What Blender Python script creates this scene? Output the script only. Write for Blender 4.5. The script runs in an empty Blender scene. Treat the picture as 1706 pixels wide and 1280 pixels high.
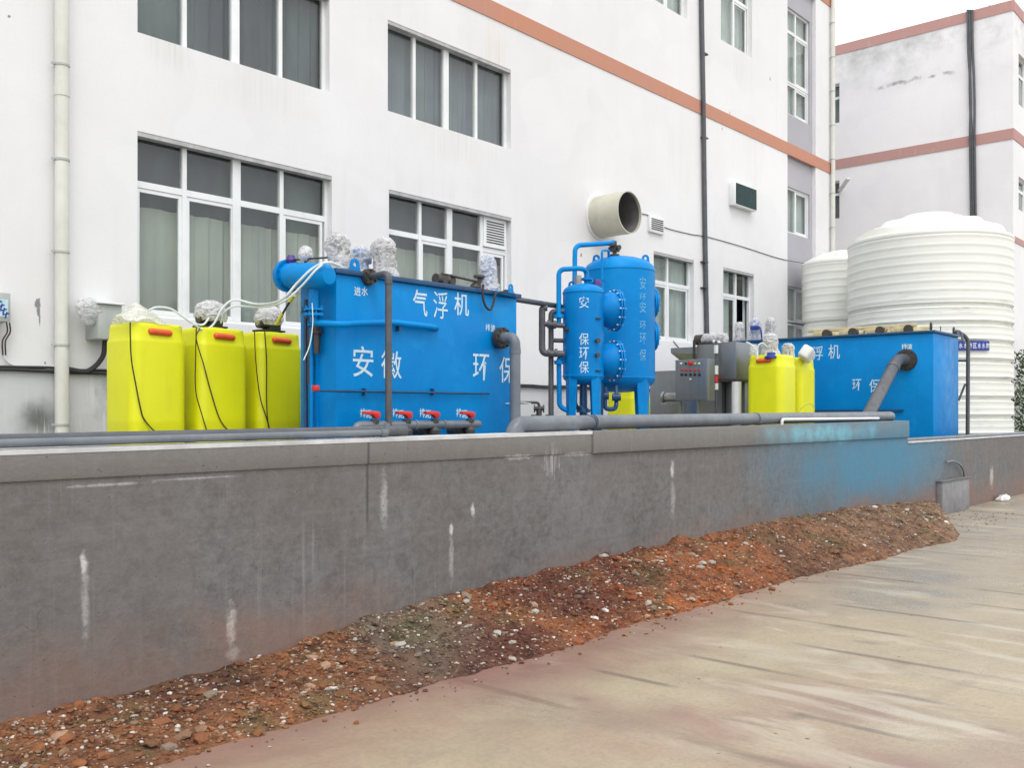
import bpy, bmesh, math, random
from mathutils import Vector, Matrix, noise as mn

R = math.radians
scene = bpy.context.scene
COL = scene.collection
random.seed(7)

# ------------------------------------------------------------------ camera, world, sun, exposure
CA, SA = 0.7521, 0.6590          # camera forward expressed along the factory wall (X) and towards it (Y)
EYE = 1.6
F = 1600.0
cam_d = bpy.data.cameras.new("camera")
cam = bpy.data.objects.new("camera", cam_d)
COL.objects.link(cam)
cam.location = (0, 0, EYE)
cam.rotation_euler = (R(90), 0, math.atan2(SA, CA) - R(90))
cam_d.sensor_width = 36
cam_d.lens = F / 1706 * 36
cam_d.shift_y = 50 / 1706
cam_d.clip_end = 3000
scene.camera = cam

CLOUD = 7.5
world = bpy.data.worlds.new("World")
scene.world = world
world.use_nodes = True
nt = world.node_tree
nt.nodes.clear()
sky = nt.nodes.new("ShaderNodeTexSky")
sky.sky_type = 'NISHITA'
sky.sun_disc = False
SUN_EL, SUN_AZ = R(58), R(215)     # azimuth measured from +Y clockwise
sky.sun_elevation = SUN_EL
sky.sun_rotation = SUN_AZ
sky.dust_density = 6
sky.air_density = 1.5
hs = nt.nodes.new("ShaderNodeHueSaturation")
hs.inputs['Saturation'].default_value = 0.12
bg = nt.nodes.new("ShaderNodeBackground")
bg.inputs[1].default_value = 0.15
cl = nt.nodes.new("ShaderNodeMix")          # an even white cloud deck over the sky
cl.data_type = 'RGBA'
cl.inputs[0].default_value = 0.72
cl.inputs[7].default_value = (CLOUD, CLOUD * 1.01, CLOUD * 1.03, 1)
wo = nt.nodes.new("ShaderNodeOutputWorld")
nt.links.new(sky.outputs[0], hs.inputs['Color'])
nt.links.new(hs.outputs[0], cl.inputs[6])
nt.links.new(cl.outputs[2], bg.inputs[0])
nt.links.new(bg.outputs[0], wo.inputs[0])

sun_d = bpy.data.lights.new("sun", 'SUN')
sun_d.energy = 0.5
sun_d.angle = R(25)
sun_d.color = (1.0, 0.97, 0.93)
sun = bpy.data.objects.new("sun", sun_d)
COL.objects.link(sun)
sdir = Vector((math.sin(SUN_AZ) * math.cos(SUN_EL), math.cos(SUN_AZ) * math.cos(SUN_EL), math.sin(SUN_EL)))
sun.rotation_euler = sdir.to_track_quat('Z', 'Y').to_euler()

scene.view_settings.view_transform = 'Standard'
scene.view_settings.look = 'None'
scene.view_settings.gamma = 1
scene.view_settings.exposure = 0.56
scene.cycles.use_denoising = True
scene.cycles.max_bounces = 8
scene.cycles.transparent_max_bounces = 12


def ray(px, py):
    dx = (px - 853) / F
    return Vector((CA + SA * dx, SA - CA * dx, (690 - py) / F))


def P(px, py, Y=None, X=None, t=None):
    """world point seen at a pixel of the photograph, on the plane Y=.. or X=.. or at depth t"""
    d = ray(px, py)
    if Y is not None:
        t = Y / d.y
    elif X is not None:
        t = X / d.x
    return Vector((0, 0, EYE)) + d * t


# ------------------------------------------------------------------ materials
class G:
    def __init__(s, name):
        s.m = bpy.data.materials.new(name)
        s.m.use_nodes = True
        s.t = s.m.node_tree
        s.t.nodes.clear()
        s.out = s.t.nodes.new("ShaderNodeOutputMaterial")
        s.geo = s.t.nodes.new("ShaderNodeNewGeometry")
        s.pos = s.geo.outputs['Position']
        s._sep = None

    def n(s, kind):
        return s.t.nodes.new("ShaderNode" + kind)

    def put(s, sock, v):
        if isinstance(v, bpy.types.NodeSocket):
            s.t.links.new(v, sock)
        elif isinstance(v, (tuple, list)) and sock.type == 'RGBA':
            sock.default_value = (*v[:3], 1)
        else:
            sock.default_value = v

    def xyz(s, i):
        if s._sep is None:
            s._sep = s.n("SeparateXYZ")
            s.t.links.new(s.pos, s._sep.inputs[0])
        return s._sep.outputs[i]

    def vec(s, sx=1, sy=1, sz=1, src=None):
        m = s.n("Mapping")
        s.put(m.inputs[0], src or s.pos)
        m.inputs['Scale'].default_value = (sx, sy, sz)
        return m.outputs[0]

    def noise(s, scale=5, detail=4, rough=0.55, vec=None, dist=0.0):
        n = s.n("TexNoise")
        s.put(n.inputs['Vector'], vec or s.pos)
        n.inputs['Scale'].default_value = scale
        n.inputs['Detail'].default_value = detail
        n.inputs['Roughness'].default_value = rough
        n.inputs['Distortion'].default_value = dist
        return n.outputs[0]

    def vor(s, scale, feature='F1', vec=None):
        n = s.n("TexVoronoi")
        n.feature = feature
        s.put(n.inputs['Vector'], vec or s.pos)
        n.inputs['Scale'].default_value = scale
        return n

    def rng(s, v, a, b, c=0.0, d=1.0, smooth=False):
        n = s.n("MapRange")
        if smooth:
            n.interpolation_type = 'SMOOTHSTEP'
        for k, x in zip(range(5), (v, a, b, c, d)):
            s.put(n.inputs[k], x)
        return n.outputs[0]

    def math(s, op, a, b=0.0, c=0.0):
        n = s.n("Math")
        n.operation = op
        s.put(n.inputs[0], a)
        s.put(n.inputs[1], b)
        s.put(n.inputs[2], c)
        return n.outputs[0]

    def mix(s, f, a, b):
        n = s.n("Mix")
        n.data_type = 'RGBA'
        s.put(n.inputs[0], f)
        s.put(n.inputs[6], a)
        s.put(n.inputs[7], b)
        return n.outputs[2]

    def bump(s, h, strength=0.3, dist=0.02, normal=None):
        n = s.n("Bump")
        n.inputs['Strength'].default_value = strength
        n.inputs['Distance'].default_value = dist
        s.put(n.inputs['Height'], h)
        if normal:
            s.put(n.inputs['Normal'], normal)
        return n.outputs[0]

    def blob(s, cx, cz, rx, rz, edge=0.5, wob=0.0, scale=6, ax=0):
        a = s.math('DIVIDE', s.math('SUBTRACT', s.xyz(ax), cx), rx)
        b = s.math('DIVIDE', s.math('SUBTRACT', s.xyz(2), cz), rz)
        d = s.math('ADD', s.math('MULTIPLY', a, a), s.math('MULTIPLY', b, b))
        d = s.math('SQRT', d)
        if wob:
            d = s.math('ADD', d, s.math('MULTIPLY', s.math('SUBTRACT', s.noise(scale, 3), 0.5), wob))
        return s.rng(d, 1.0, 1.0 - edge, 0, 1, True)

    def bsdf(s, color, rough=0.6, metal=0.0, normal=None, spec=0.5, **kw):
        b = s.n("BsdfPrincipled")
        s.put(b.inputs['Base Color'], color)
        s.put(b.inputs['Roughness'], rough)
        s.put(b.inputs['Metallic'], metal)
        s.put(b.inputs['Specular IOR Level'], spec)
        if normal:
            s.put(b.inputs['Normal'], normal)
        for k, v in kw.items():
            s.put(b.inputs[k.replace('_', ' ')], v)
        return b.outputs[0]

    def done(s, shader):
        s.t.links.new(shader, s.out.inputs[0])
        return s.m


def worn(name, c, c2=None, rough=0.5, metal=0.0, nscale=3.0, amt=1.0, bump=0.1, bscale=40, spec=0.5, streak=0.0, dirt=(0.2, 0.18, 0.15), coat=0.0):
    g = G(name)
    c2 = c2 or tuple(x * 0.82 for x in c)
    f = g.rng(g.noise(nscale, 6, 0.6), 0.35, 0.68, 0, amt)
    col = g.mix(f, c, c2)
    if streak:
        st = g.rng(g.noise(1.0, 5, 0.6, g.vec(14, 14, 0.7)), 0.52, 0.8, 0, streak)
        col = g.mix(st, col, dirt)
    sp = g.rng(g.noise(55, 2), 0.70, 0.78, 0, 0.35)
    col = g.mix(sp, col, dirt)
    rr = g.rng(g.noise(nscale * 3, 4), 0.3, 0.7, max(rough - 0.09, 0.03), min(rough + 0.12, 1))
    nrm = g.bump(g.noise(bscale, 4), bump, 0.01)
    kw = {}
    if coat:
        kw['Coat_Weight'] = coat
        kw['Coat_Roughness'] = 0.12
    return g.done(g.bsdf(col, rr, metal, nrm, spec, **kw))


M = {}
M['blue'] = None
def m_bluepaint():
    g = G('blue_enamel_paint')
    col = g.mix(g.rng(g.noise(0.9, 5, 0.6), 0.35, 0.68), (0.0, 0.235, 0.60), (0.0, 0.175, 0.50))
    col = g.mix(g.rng(g.noise(2.7, 6, 0.7, dist=0.6), 0.54, 0.70, 0, 0.5), col, (0.006, 0.28, 0.64))
    run = g.rng(g.noise(1.0, 5, 0.65, g.vec(18, 18, 0.6)), 0.56, 0.78, 0, 0.30)
    col = g.mix(run, col, (0.004, 0.11, 0.36))
    scr = g.rng(g.noise(1.0, 3, 0.5, g.vec(60, 60, 9)), 0.74, 0.78, 0, 0.45)
    col = g.mix(scr, col, (0.10, 0.36, 0.66))
    chips = g.rng(g.noise(31, 2), 0.775, 0.80, 0, 0.8)
    col = g.mix(chips, col, (0.05, 0.045, 0.05))
    h = g.math('ADD', g.math('MULTIPLY', g.noise(1.6, 2), 1.0), g.math('MULTIPLY', g.noise(60, 2), 0.05))
    return g.done(g.bsdf(col, g.rng(g.noise(4, 4), 0.3, 0.7, 0.30, 0.52), 0, g.bump(h, 0.35, 0.05), 0.14))
M['blue'] = m_bluepaint()
M['blue_light'] = worn('light_blue_paint', (0.0, 0.255, 0.64), (0.0, 0.20, 0.54), 0.38, nscale=3, bump=0.05, spec=0.15)
M['blue_dark'] = worn('dark_blue_paint', (0.004, 0.07, 0.19), (0.012, 0.045, 0.11), 0.4, nscale=5)
M['yellow'] = None
M['red'] = worn('red_plastic', (0.62, 0.03, 0.02), (0.5, 0.02, 0.02), 0.35, nscale=10)
M['orange_red'] = worn('orange_red_handle', (0.72, 0.10, 0.02), (0.6, 0.08, 0.02), 0.4, nscale=10)
M['pvc'] = worn('grey_pvc_pipe', (0.155, 0.175, 0.20), (0.11, 0.125, 0.145), 0.38, nscale=4, streak=0.25, dirt=(0.3, 0.3, 0.3), bump=0.08)
M['pvc_dark'] = worn('dark_grey_pvc_pipe', (0.085, 0.09, 0.10), (0.055, 0.06, 0.07), 0.42, nscale=6, streak=0.2, dirt=(0.2, 0.19, 0.17))
M['white_pvc'] = worn('white_pvc', (0.74, 0.75, 0.74), (0.62, 0.62, 0.6), 0.4, nscale=3, streak=0.2, dirt=(0.5, 0.49, 0.45))
M['cream_pvc'] = worn('cream_drainpipe', (0.66, 0.67, 0.62), (0.58, 0.58, 0.52), 0.45, nscale=3, streak=0.3, dirt=(0.42, 0.42, 0.36))
M['duct'] = worn('cream_painted_duct', (0.54, 0.53, 0.43), (0.46, 0.45, 0.37), 0.5, nscale=2, streak=0.3, dirt=(0.3, 0.28, 0.2))
M['duct_in'] = worn('duct_inside', (0.16, 0.15, 0.15), (0.10, 0.09, 0.10), 0.7)
M['black'] = worn('black_rubber', (0.02, 0.02, 0.022), (0.03, 0.03, 0.03), 0.5)
M['dark_metal'] = worn('dark_cast_metal', (0.05, 0.052, 0.055), (0.09, 0.075, 0.06), 0.5, metal=0.4, nscale=18)
M['grey_metal'] = worn('grey_motor_metal', (0.30, 0.31, 0.32), (0.2, 0.2, 0.21), 0.4, metal=0.5, nscale=10)
M['frame'] = worn('white_window_frame', (0.80, 0.82, 0.83), (0.70, 0.72, 0.72), 0.4, nscale=2, streak=0.15, dirt=(0.5, 0.5, 0.48))
M['reveal'] = worn('grey_reveal', (0.36, 0.35, 0.36), (0.5, 0.5, 0.5), 0.8, nscale=6)  # flat grey that carries the shade at the window heads
M['dark'] = worn('dark_interior', (0.035, 0.038, 0.04), (0.06, 0.06, 0.065), 0.8)  # near-black colour stands in for the darkness of rooms and louvre slots
M['white_paint'] = worn('white_lettering_paint', (0.62, 0.75, 0.80), (0.30, 0.52, 0.68), 0.5, nscale=22, amt=0.6)
M['faded_paint'] = worn('faded_lettering_paint', (0.22, 0.50, 0.70), (0.03, 0.28, 0.58), 0.5, nscale=40, amt=1.0)
M['hose_white'] = worn('white_hose', (0.70, 0.76, 0.74), (0.6, 0.66, 0.64), 0.35)
M['hose_yellow'] = worn('yellow_tube', (0.62, 0.58, 0.04), (0.5, 0.45, 0.05), 0.4)
M['cable'] = worn('dark_brown_cable', (0.035, 0.022, 0.018), (0.02, 0.015, 0.012), 0.5)
M['cream'] = worn('cream_painted_steel', (0.62, 0.55, 0.32), (0.5, 0.42, 0.24), 0.5, nscale=9, streak=0.3, dirt=(0.3, 0.2, 0.08))
M['navy_sign'] = worn('navy_sign_board', (0.015, 0.04, 0.30), (0.012, 0.03, 0.22), 0.35)
M['sign_white'] = worn('sign_white', (0.7, 0.74, 0.8), (0.6, 0.64, 0.72), 0.5)
M['box_grey'] = worn('grey_enclosure', (0.44, 0.47, 0.45), (0.36, 0.38, 0.37), 0.5, nscale=4, streak=0.3, dirt=(0.3, 0.3, 0.28))
M['box_blue'] = worn('pale_blue_poster', (0.40, 0.62, 0.70), (0.55, 0.70, 0.74), 0.5, nscale=14)
M['purple'] = worn('purple_knob', (0.07, 0.035, 0.22), (0.05, 0.03, 0.16), 0.4)
M['teal_glass'] = worn('dark_green_glass', (0.012, 0.045, 0.045), (0.01, 0.03, 0.032), 0.35, spec=0.15)
M['trash'] = worn('white_litter', (0.75, 0.75, 0.72), (0.6, 0.6, 0.58), 0.6, nscale=10)
M['outlet_grey'] = worn('dull_grey_box', (0.24, 0.24, 0.25), (0.17, 0.17, 0.18), 0.6, nscale=6, streak=0.4, dirt=(0.12, 0.11, 0.1))
M['slate'] = worn('dark_stone', (0.03, 0.03, 0.035), (0.06, 0.055, 0.05), 0.8)


def m_yellow():
    g = G('yellow_polyethylene')
    f = g.rng(g.noise(1.6, 4), 0.35, 0.7, 0, 1)
    col = g.mix(f, (0.72, 0.73, 0.006), (0.66, 0.665, 0.005))
    col = g.mix(g.rng(g.noise(1, 5, 0.6, g.vec(10, 10, 0.8)), 0.58, 0.8, 0, 0.25), col, (0.45, 0.40, 0.03))
    nrm = g.bump(g.noise(7, 3), 0.12, 0.03)
    return g.done(g.bsdf(col, 0.38, 0, nrm, 0.4, Subsurface_Weight=0.15, Subsurface_Radius=(0.05, 0.05, 0.01)))


M['yellow'] = m_yellow()


def m_steel():
    g = G('brushed_stainless_steel')
    f = g.noise(1, 5, 0.7, g.vec(60, 60, 1.2))
    col = g.mix(g.rng(f, 0.3, 0.7), (0.20, 0.225, 0.245), (0.27, 0.29, 0.31))
    col = g.mix(g.rng(g.noise(3.5, 4), 0.45, 0.7, 0, 0.35), col, (0.24, 0.21, 0.20))
    return g.done(g.bsdf(col, g.rng(f, 0.3, 0.7, 0.34, 0.5), 0.7, g.bump(f, 0.08, 0.004)))


M['steel'] = m_steel()


def m_render_wall(name, base, base2, plinth=False, extra=None, streak=0.5):
    """painted cement render with faint rain streaks and grime"""
    g = G(name)
    col = g.mix(g.rng(g.noise(0.5, 6, 0.6), 0.35, 0.7), base, base2)
    st = g.rng(g.noise(1, 6, 0.65, g.vec(5, 5, 0.35)), 0.5, 0.85, 0, streak * 0.55)
    msk = g.rng(g.noise(0.35, 3), 0.4, 0.65)
    col = g.mix(g.math('MULTIPLY', st, msk), col, (0.50, 0.49, 0.43))
    sp = g.rng(g.noise(9, 2, 0.5), 0.77, 0.81, 0, 0.35)
    col = g.mix(sp, col, (0.35, 0.34, 0.32))
    pt = g.rng(g.noise(0.55, 2, 0.4, g.vec(1, 1, 1.3)), 0.545, 0.56, 0, 0.22)
    col = g.mix(pt, col, tuple(min(1, c * 1.05) for c in base))
    col = g.mix(g.rng(g.noise(24, 5, 0.7), 0.45, 0.8, 0, 0.16), col, tuple(c * 0.75 for c in base))
    if extra:
        col = extra(g, col)
    h = g.math('ADD', g.noise(3, 3), g.math('MULTIPLY', g.noise(60, 3), 0.15))
    return g.done(g.bsdf(col, 0.75, 0, g.bump(h, 0.12, 0.02), 0.25))


WY = 11.0      # plane of the factory front


def main_extra(g, col):
    # stains under window sills and below the stripe, cable marks, paint chips
    for (px0, px1, py, rz, col2, k) in ((235, 330, 75, 0.35, (0.45, 0.44, 0.30), 0.5), (330, 545, 140, 0.5, (0.55, 0.53, 0.45), 0.35),
                                        (800, 852, 70, 1.0, (0.62, 0.50, 0.30), 0.55), (650, 850, 230, 0.5, (0.5, 0.48, 0.38), 0.35),
                                        (1205, 1255, 105, 0.5, (0.45, 0.43, 0.38), 0.4)):
        a = P(px0, py, Y=WY)
        b = P(px1, py, Y=WY)
        bl = g.blob((a.x + b.x) / 2, (a.z + b.z) / 2 - rz * 0.2, (b.x - a.x) / 2 * 1.1, rz, 0.9, 0.6, 3)
        st = g.rng(g.noise(1, 4, 0.6, g.vec(16, 1, 0.5)), 0.4, 0.75)
        col = g.mix(g.math('MULTIPLY', g.math('MULTIPLY', bl, st), k), col, col2)
    for (px, py, rx, rz) in ((62, 506, 0.042, 0.07), (64, 520, 0.02, 0.06), (66, 532, 0.012, 0.07), (968, 425, 0.03, 0.05), (1283, 131, 0.03, 0.06), (1216, 189, 0.02, 0.06), (1203, 214, 0.02, 0.05), (15, 27, 0.02, 0.02), (75, 605, 0.012, 0.02)):
        c = P(px, py, Y=WY)
        col = g.mix(g.blob(c.x, c.z, rx, rz, 0.4, 1.6, 22), col, (0.24, 0.24, 0.26))
    return col


M['wall'] = m_render_wall('white_factory_render', (0.755, 0.755, 0.765), (0.70, 0.695, 0.705), extra=main_extra)


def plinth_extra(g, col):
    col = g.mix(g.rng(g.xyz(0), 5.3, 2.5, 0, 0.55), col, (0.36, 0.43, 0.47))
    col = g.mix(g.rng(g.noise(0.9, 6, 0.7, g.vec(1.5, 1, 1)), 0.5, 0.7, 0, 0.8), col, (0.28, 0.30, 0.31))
    c = P(65, 700, Y=WY)
    col = g.mix(g.blob(c.x, c.z, 0.35, 0.3, 0.9, 0.5, 5), col, (0.16, 0.17, 0.16))
    c = P(130, 690, Y=WY)
    col = g.mix(g.math('MULTIPLY', g.blob(c.x, c.z, 1.1, 0.6, 0.8), g.rng(g.noise(1, 4, 0.6, g.vec(22, 1, 1.2)), 0.58, 0.66)), col, (0.7, 0.7, 0.7))
    return col


M['plinth'] = m_render_wall('grimy_plinth_render', (0.60, 0.60, 0.61), (0.50, 0.50, 0.52), extra=plinth_extra, streak=0.9)
M['bay_grey'] = m_render_wall('grey_panel_render', (0.42, 0.415, 0.45), (0.37, 0.365, 0.40), streak=0.3)


def far_extra(g, col):
    z = g.xyz(2)
    hi = g.rng(z, 11.2, 12.6)
    f = g.math('MULTIPLY', hi, g.rng(g.noise(0.8, 6, 0.7), 0.42, 0.66))
    col = g.mix(g.math('MULTIPLY', f, 0.8), col, (0.42, 0.43, 0.43))
    # a black weathered crack running below the parapet
    y0, y1 = 8.6, 11.0
    band = g.rng(g.math('ABSOLUTE', g.math('ADD', g.math('SUBTRACT', z, 11.62), g.math('MULTIPLY', g.math('SUBTRACT', g.noise(1.3, 4), 0.5), 0.35))), 0.075, 0.02)
    msk = g.math('MULTIPLY', g.rng(g.xyz(1), y0, y0 + 0.4), g.rng(g.xyz(1), y1 + 0.4, y1 - 0.3))
    f = g.math('MULTIPLY', g.math('MULTIPLY', band, msk), g.rng(g.noise(5, 4), 0.40, 0.60))
    return g.mix(g.math('MULTIPLY', f, 0.75), col, (0.22, 0.22, 0.25))


M['far_wall'] = m_render_wall('weathered_far_render', (0.80, 0.797, 0.81), (0.73, 0.725, 0.75), extra=far_extra, streak=0.4)


def m_stripe(name, a, b):
    g = G(name)
    col = g.mix(g.rng(g.noise(1.3, 6, 0.7), 0.35, 0.7), a, b)
    st = g.rng(g.noise(1, 4, 0.6, g.vec(9, 9, 0.6)), 0.62, 0.75, 0, 0.5)
    col = g.mix(st, col, (0.62, 0.45, 0.38))
    return g.done(g.bsdf(col, 0.75, 0, g.bump(g.noise(50, 3), 0.1, 0.01), 0.25))


M['stripe'] = m_stripe('faded_orange_stripe', (0.51, 0.235, 0.15), (0.47, 0.25, 0.19))
M['stripe_far'] = m_stripe('faded_pink_stripe', (0.47, 0.26, 0.235), (0.44, 0.28, 0.265))


def m_glass():
    g = G('window_glass')
    tr = g.n("BsdfTransparent")
    tr.inputs[0].default_value = (0.86, 0.885, 0.87, 1)
    gl = g.n("BsdfGlossy")
    gl.inputs['Roughness'].default_value = 0.03
    nrm = g.bump(g.noise(1.2, 2), 0.10, 0.03)
    g.put(gl.inputs['Normal'], nrm)
    fr = g.n("Fresnel")
    fr.inputs[0].default_value = 1.65
    ms = g.n("MixShader")
    g.put(ms.inputs[0], g.math('MULTIPLY', fr.outputs[0], g.math('SUBTRACT', 1.0, g.geo.outputs['Backfacing'])))
    g.t.links.new(tr.outputs[0], ms.inputs[1])
    g.t.links.new(gl.outputs[0], ms.inputs[2])
    return g.done(ms.outputs[0])


M['glass'] = m_glass()


def m_curtain(name, a, b, sc=9):
    g = G(name)
    f = g.noise(1, 4, 0.6, g.vec(sc, sc, 0.4))
    col = g.mix(g.rng(f, 0.35, 0.65), a, b)
    col = g.mix(g.rng(g.noise(0.9, 3), 0.4, 0.65, 0, 0.6), col, tuple(x * 0.75 for x in b))
    return g.done(g.bsdf(col, 0.9, 0, g.bump(f, 0.12, 0.05), 0.1))


M['curtain'] = m_curtain('grey_green_curtain', (0.54, 0.56, 0.50), (0.46, 0.475, 0.46), 2.2)
M['curtain_dark'] = m_curtain('dusty_dark_blind', (0.33, 0.37, 0.38), (0.27, 0.28, 0.34), 2)  # colour stands in for dark rooms and reflections seen in the panes
M['curtain_dim'] = m_curtain('dim_blind', (0.22, 0.255, 0.265), (0.15, 0.155, 0.19), 1.5)  # dimmer version of the painted room darkness and pane reflections
M['curtain_pale'] = m_curtain('pale_curtain', (0.72, 0.76, 0.76), (0.55, 0.60, 0.61), 14)  # paleness of reflected sky painted on a sheet behind the glass


def m_wrap():
    g = G('crumpled_plastic_film')
    v = g.vor(10, 'F1', g.vec(1, 1, 1.8))
    n1 = g.noise(5.0, 3, 0.55, g.vec(1, 1, 1.7), dist=3.2)
    ridg = g.math('ABSOLUTE', g.math('SUBTRACT', n1, 0.5))
    h = g.math('ADD', ridg, g.math('MULTIPLY', v.outputs[0], 0.35))
    nrm = g.bump(h, 0.75, 0.045)
    pr = g.bsdf((0.86, 0.86, 0.87), 0.30, 0, nrm, 0.5)
    tr = g.n("BsdfTransparent")
    tr.inputs[0].default_value = (0.93, 0.94, 0.95, 1)
    tl = g.n("BsdfTranslucent")
    tl.inputs[0].default_value = (0.8, 0.8, 0.8, 1)
    g.put(tl.inputs['Normal'], nrm)
    ms0 = g.n("MixShader")
    ms0.inputs[0].default_value = 0.35
    g.t.links.new(pr, ms0.inputs[1])
    g.t.links.new(tl.outputs[0], ms0.inputs[2])
    ms = g.n("MixShader")
    g.put(ms.inputs[0], g.rng(ridg, 0.01, 0.14, 0.95, 0.42))
    g.t.links.new(tr.outputs[0], ms.inputs[1])
    g.t.links.new(ms0.outputs[0], ms.inputs[2])
    return g.done(ms.outputs[0])


M['wrap'] = m_wrap()


def m_tank(name='white_polyethylene_tank'):
    g = G(name)
    col = g.mix(g.rng(g.noise(0.6, 4), 0.35, 0.7), (0.76, 0.77, 0.72), (0.70, 0.71, 0.66))
    z = g.xyz(2)
    st = g.math('MULTIPLY', g.rng(g.noise(2.2, 5, 0.65, g.vec(0.6, 0.6, 6)), 0.58, 0.75), g.rng(z, 4.9, 3.9, 0.1, 0.7))
    col = g.mix(st, col, (0.36, 0.36, 0.33))
    return g.done(g.bsdf(col, 0.42, 0, g.bump(g.noise(2.5, 3), 0.1, 0.05), 0.4))


M['tank'] = m_tank()
WF = 4.98      # front plane of the concrete wall


def m_concrete():
    g = G('cast_concrete')
    x, z = g.xyz(0), g.xyz(2)
    f = g.noise(0.9, 8, 0.65)
    col = g.mix(g.rng(f, 0.32, 0.68), (0.095, 0.092, 0.09), (0.165, 0.165, 0.17))
    col = g.mix(g.rng(g.noise(2.4, 6, 0.7, g.vec(1, 1, 1.6)), 0.45, 0.75, 0, 0.6), col, (0.11, 0.105, 0.105))
    col = g.mix(g.rng(g.noise(19, 7, 0.75), 0.40, 0.70, 0, 0.55), col, (0.235, 0.23, 0.225))
    col = g.mix(g.rng(g.noise(7, 6, 0.75, dist=1.0), 0.50, 0.72, 0, 0.6), col, (0.07, 0.068, 0.066))
    warm = g.rng(g.noise(0.7, 2), 0.45, 0.6, 0, 0.35)
    col = g.mix(warm, col, (0.15, 0.125, 0.115))
    # board marked horizontals and vertical run marks
    col = g.mix(g.rng(g.noise(1, 5, 0.7, g.vec(1.0, 1, 22)), 0.5, 0.75, 0, 0.25), col, (0.24, 0.235, 0.23))
    run = g.math('MULTIPLY', g.rng(g.noise(1, 5, 0.7, g.vec(24, 1, 0.5)), 0.56, 0.74), g.rng(g.noise(1.1, 3), 0.42, 0.6))
    col = g.mix(g.math('MULTIPLY', run, 0.45), col, (0.33, 0.33, 0.33))
    col = g.mix(g.rng(g.noise(1, 5, 0.7, g.vec(12, 1, 0.4)), 0.60, 0.8, 0, 0.5), col, (0.08, 0.08, 0.08))
    # upper course is a paler pour
    col = g.mix(g.rng(z, 1.255, 1.275, 0, 0.5), col, (0.215, 0.21, 0.195))
    crk = g.vor(0.9, 'DISTANCE_TO_EDGE', None)
    wv = g.n("VectorMath")
    wv.operation = 'ADD'
    nz = g.n("TexNoise")
    g.put(nz.inputs['Vector'], g.pos)
    nz.inputs['Scale'].default_value = 2.5
    g.t.links.new(g.pos, wv.inputs[0])
    g.t.links.new(nz.outputs[1], wv.inputs[1])
    g.t.links.new(wv.outputs[0], crk.inputs['Vector'])
    cm = g.math('MULTIPLY', g.rng(crk.outputs[0], 0.006, 0.0015), g.rng(g.noise(0.8, 2), 0.54, 0.6))
    col = g.mix(g.math('MULTIPLY', cm, 0.25), col, (0.045, 0.045, 0.045))
    # white lime leaks
    for (px, py, rx, rz, k) in ((385, 1045, .045, .16, .85), (388, 1090, .07, .07, .5), (139, 938, .022, .07, .85), (142, 1000, .03, .28, .35), (788, 852, .028, .075, .85), (752, 884, .03, .06, .85), (752, 930, .035, .25, .35),
                                (1120, 785, .045, .12, .8), (1121, 830, .06, .25, .3), (918, 772, .16, .18, .65), (1652, 796, .16, .26, .85), (862, 762, .25, .03, .5), (960, 757, .3, .025, .5), (640, 835, .05, .25, .4), (180, 808, .30, .012, .45), (330, 797, .35, .010, .4)):
        c = P(px, py, Y=WF)
        m = g.blob(c.x, c.z, rx, rz, 0.8, 1.3, 26)
        m = g.math('MULTIPLY', m, g.rng(g.noise(48, 4, 0.7), 0.30, 0.55, 0.35, 1.0))
        if rx > 0.1 and rz > 0.1 and px < 1600:
            m = g.math('MULTIPLY', m, g.rng(g.noise(1, 4, 0.6, g.vec(40, 1, 1)), 0.45, 0.6))
        col = g.mix(g.math('MULTIPLY', m, k), col, (0.60, 0.60, 0.58))
    # blue paint overspray at the far end
    c = P(1455, 750, Y=WF)
    m = g.blob(c.x + 0.1, c.z - 0.12, 4.6, 0.95, 0.85, 0.6, 1.5)
    m = g.math('MULTIPLY', m, g.rng(g.noise(6, 6, 0.75), 0.25, 0.5, 0.55, 1.0))
    col = g.mix(g.math('MULTIPLY', m, 0.8), col, (0.05, 0.23, 0.37))
    c = P(1370, 722, Y=WF)
    m = g.blob(c.x, c.z, 2.1, 0.17, 0.85, 1.2, 3)
    m = g.math('MULTIPLY', m, g.rng(g.noise(9, 5, 0.7), 0.3, 0.6, 0.35, 1.0))
    col = g.mix(g.math('MULTIPLY', m, 0.7), col, (0.20, 0.52, 0.64))
    # red earth splashed along the foot
    low = g.rng(g.math('ADD', z, g.math('MULTIPLY', g.noise(1.6, 4), -0.7)), 0.18, -0.12)
    col = g.mix(g.math('MULTIPLY', g.math('MULTIPLY', low, g.rng(g.noise(0.9, 3), 0.4, 0.6)), 0.6), col, (0.24, 0.13, 0.09))
    # dark formwork joint
    c = P(612, 820, Y=WF)
    j = g.math('MULTIPLY', g.rng(g.math('ABSOLUTE', g.math('SUBTRACT', x, c.x)), 0.016, 0.004), g.rng(z, 0.75, 0.95))
    col = g.mix(g.math('MULTIPLY', j, 0.7), col, (0.05, 0.05, 0.055))
    pits = g.rng(g.noise(38, 2), 0.69, 0.75)
    col = g.mix(g.math('MULTIPLY', pits, 0.6), col, (0.05, 0.05, 0.05))
    h = g.math('ADD', g.math('MULTIPLY', g.noise(2, 5), 1.0), g.math('MULTIPLY', g.noise(30, 6, 0.75), 0.45))
    h = g.math('SUBTRACT', h, g.math('MULTIPLY', pits, 0.25))
    return g.done(g.bsdf(col, g.rng(f, 0.3, 0.7, 0.55, 0.85), 0, g.bump(h, 0.35, 0.03), 0.3))


M['concrete'] = m_concrete()
M['coping'] = worn('pale_wall_top', (0.62, 0.63, 0.63), (0.42, 0.43, 0.44), 0.55, nscale=4, bump=0.3, bscale=20)


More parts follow.
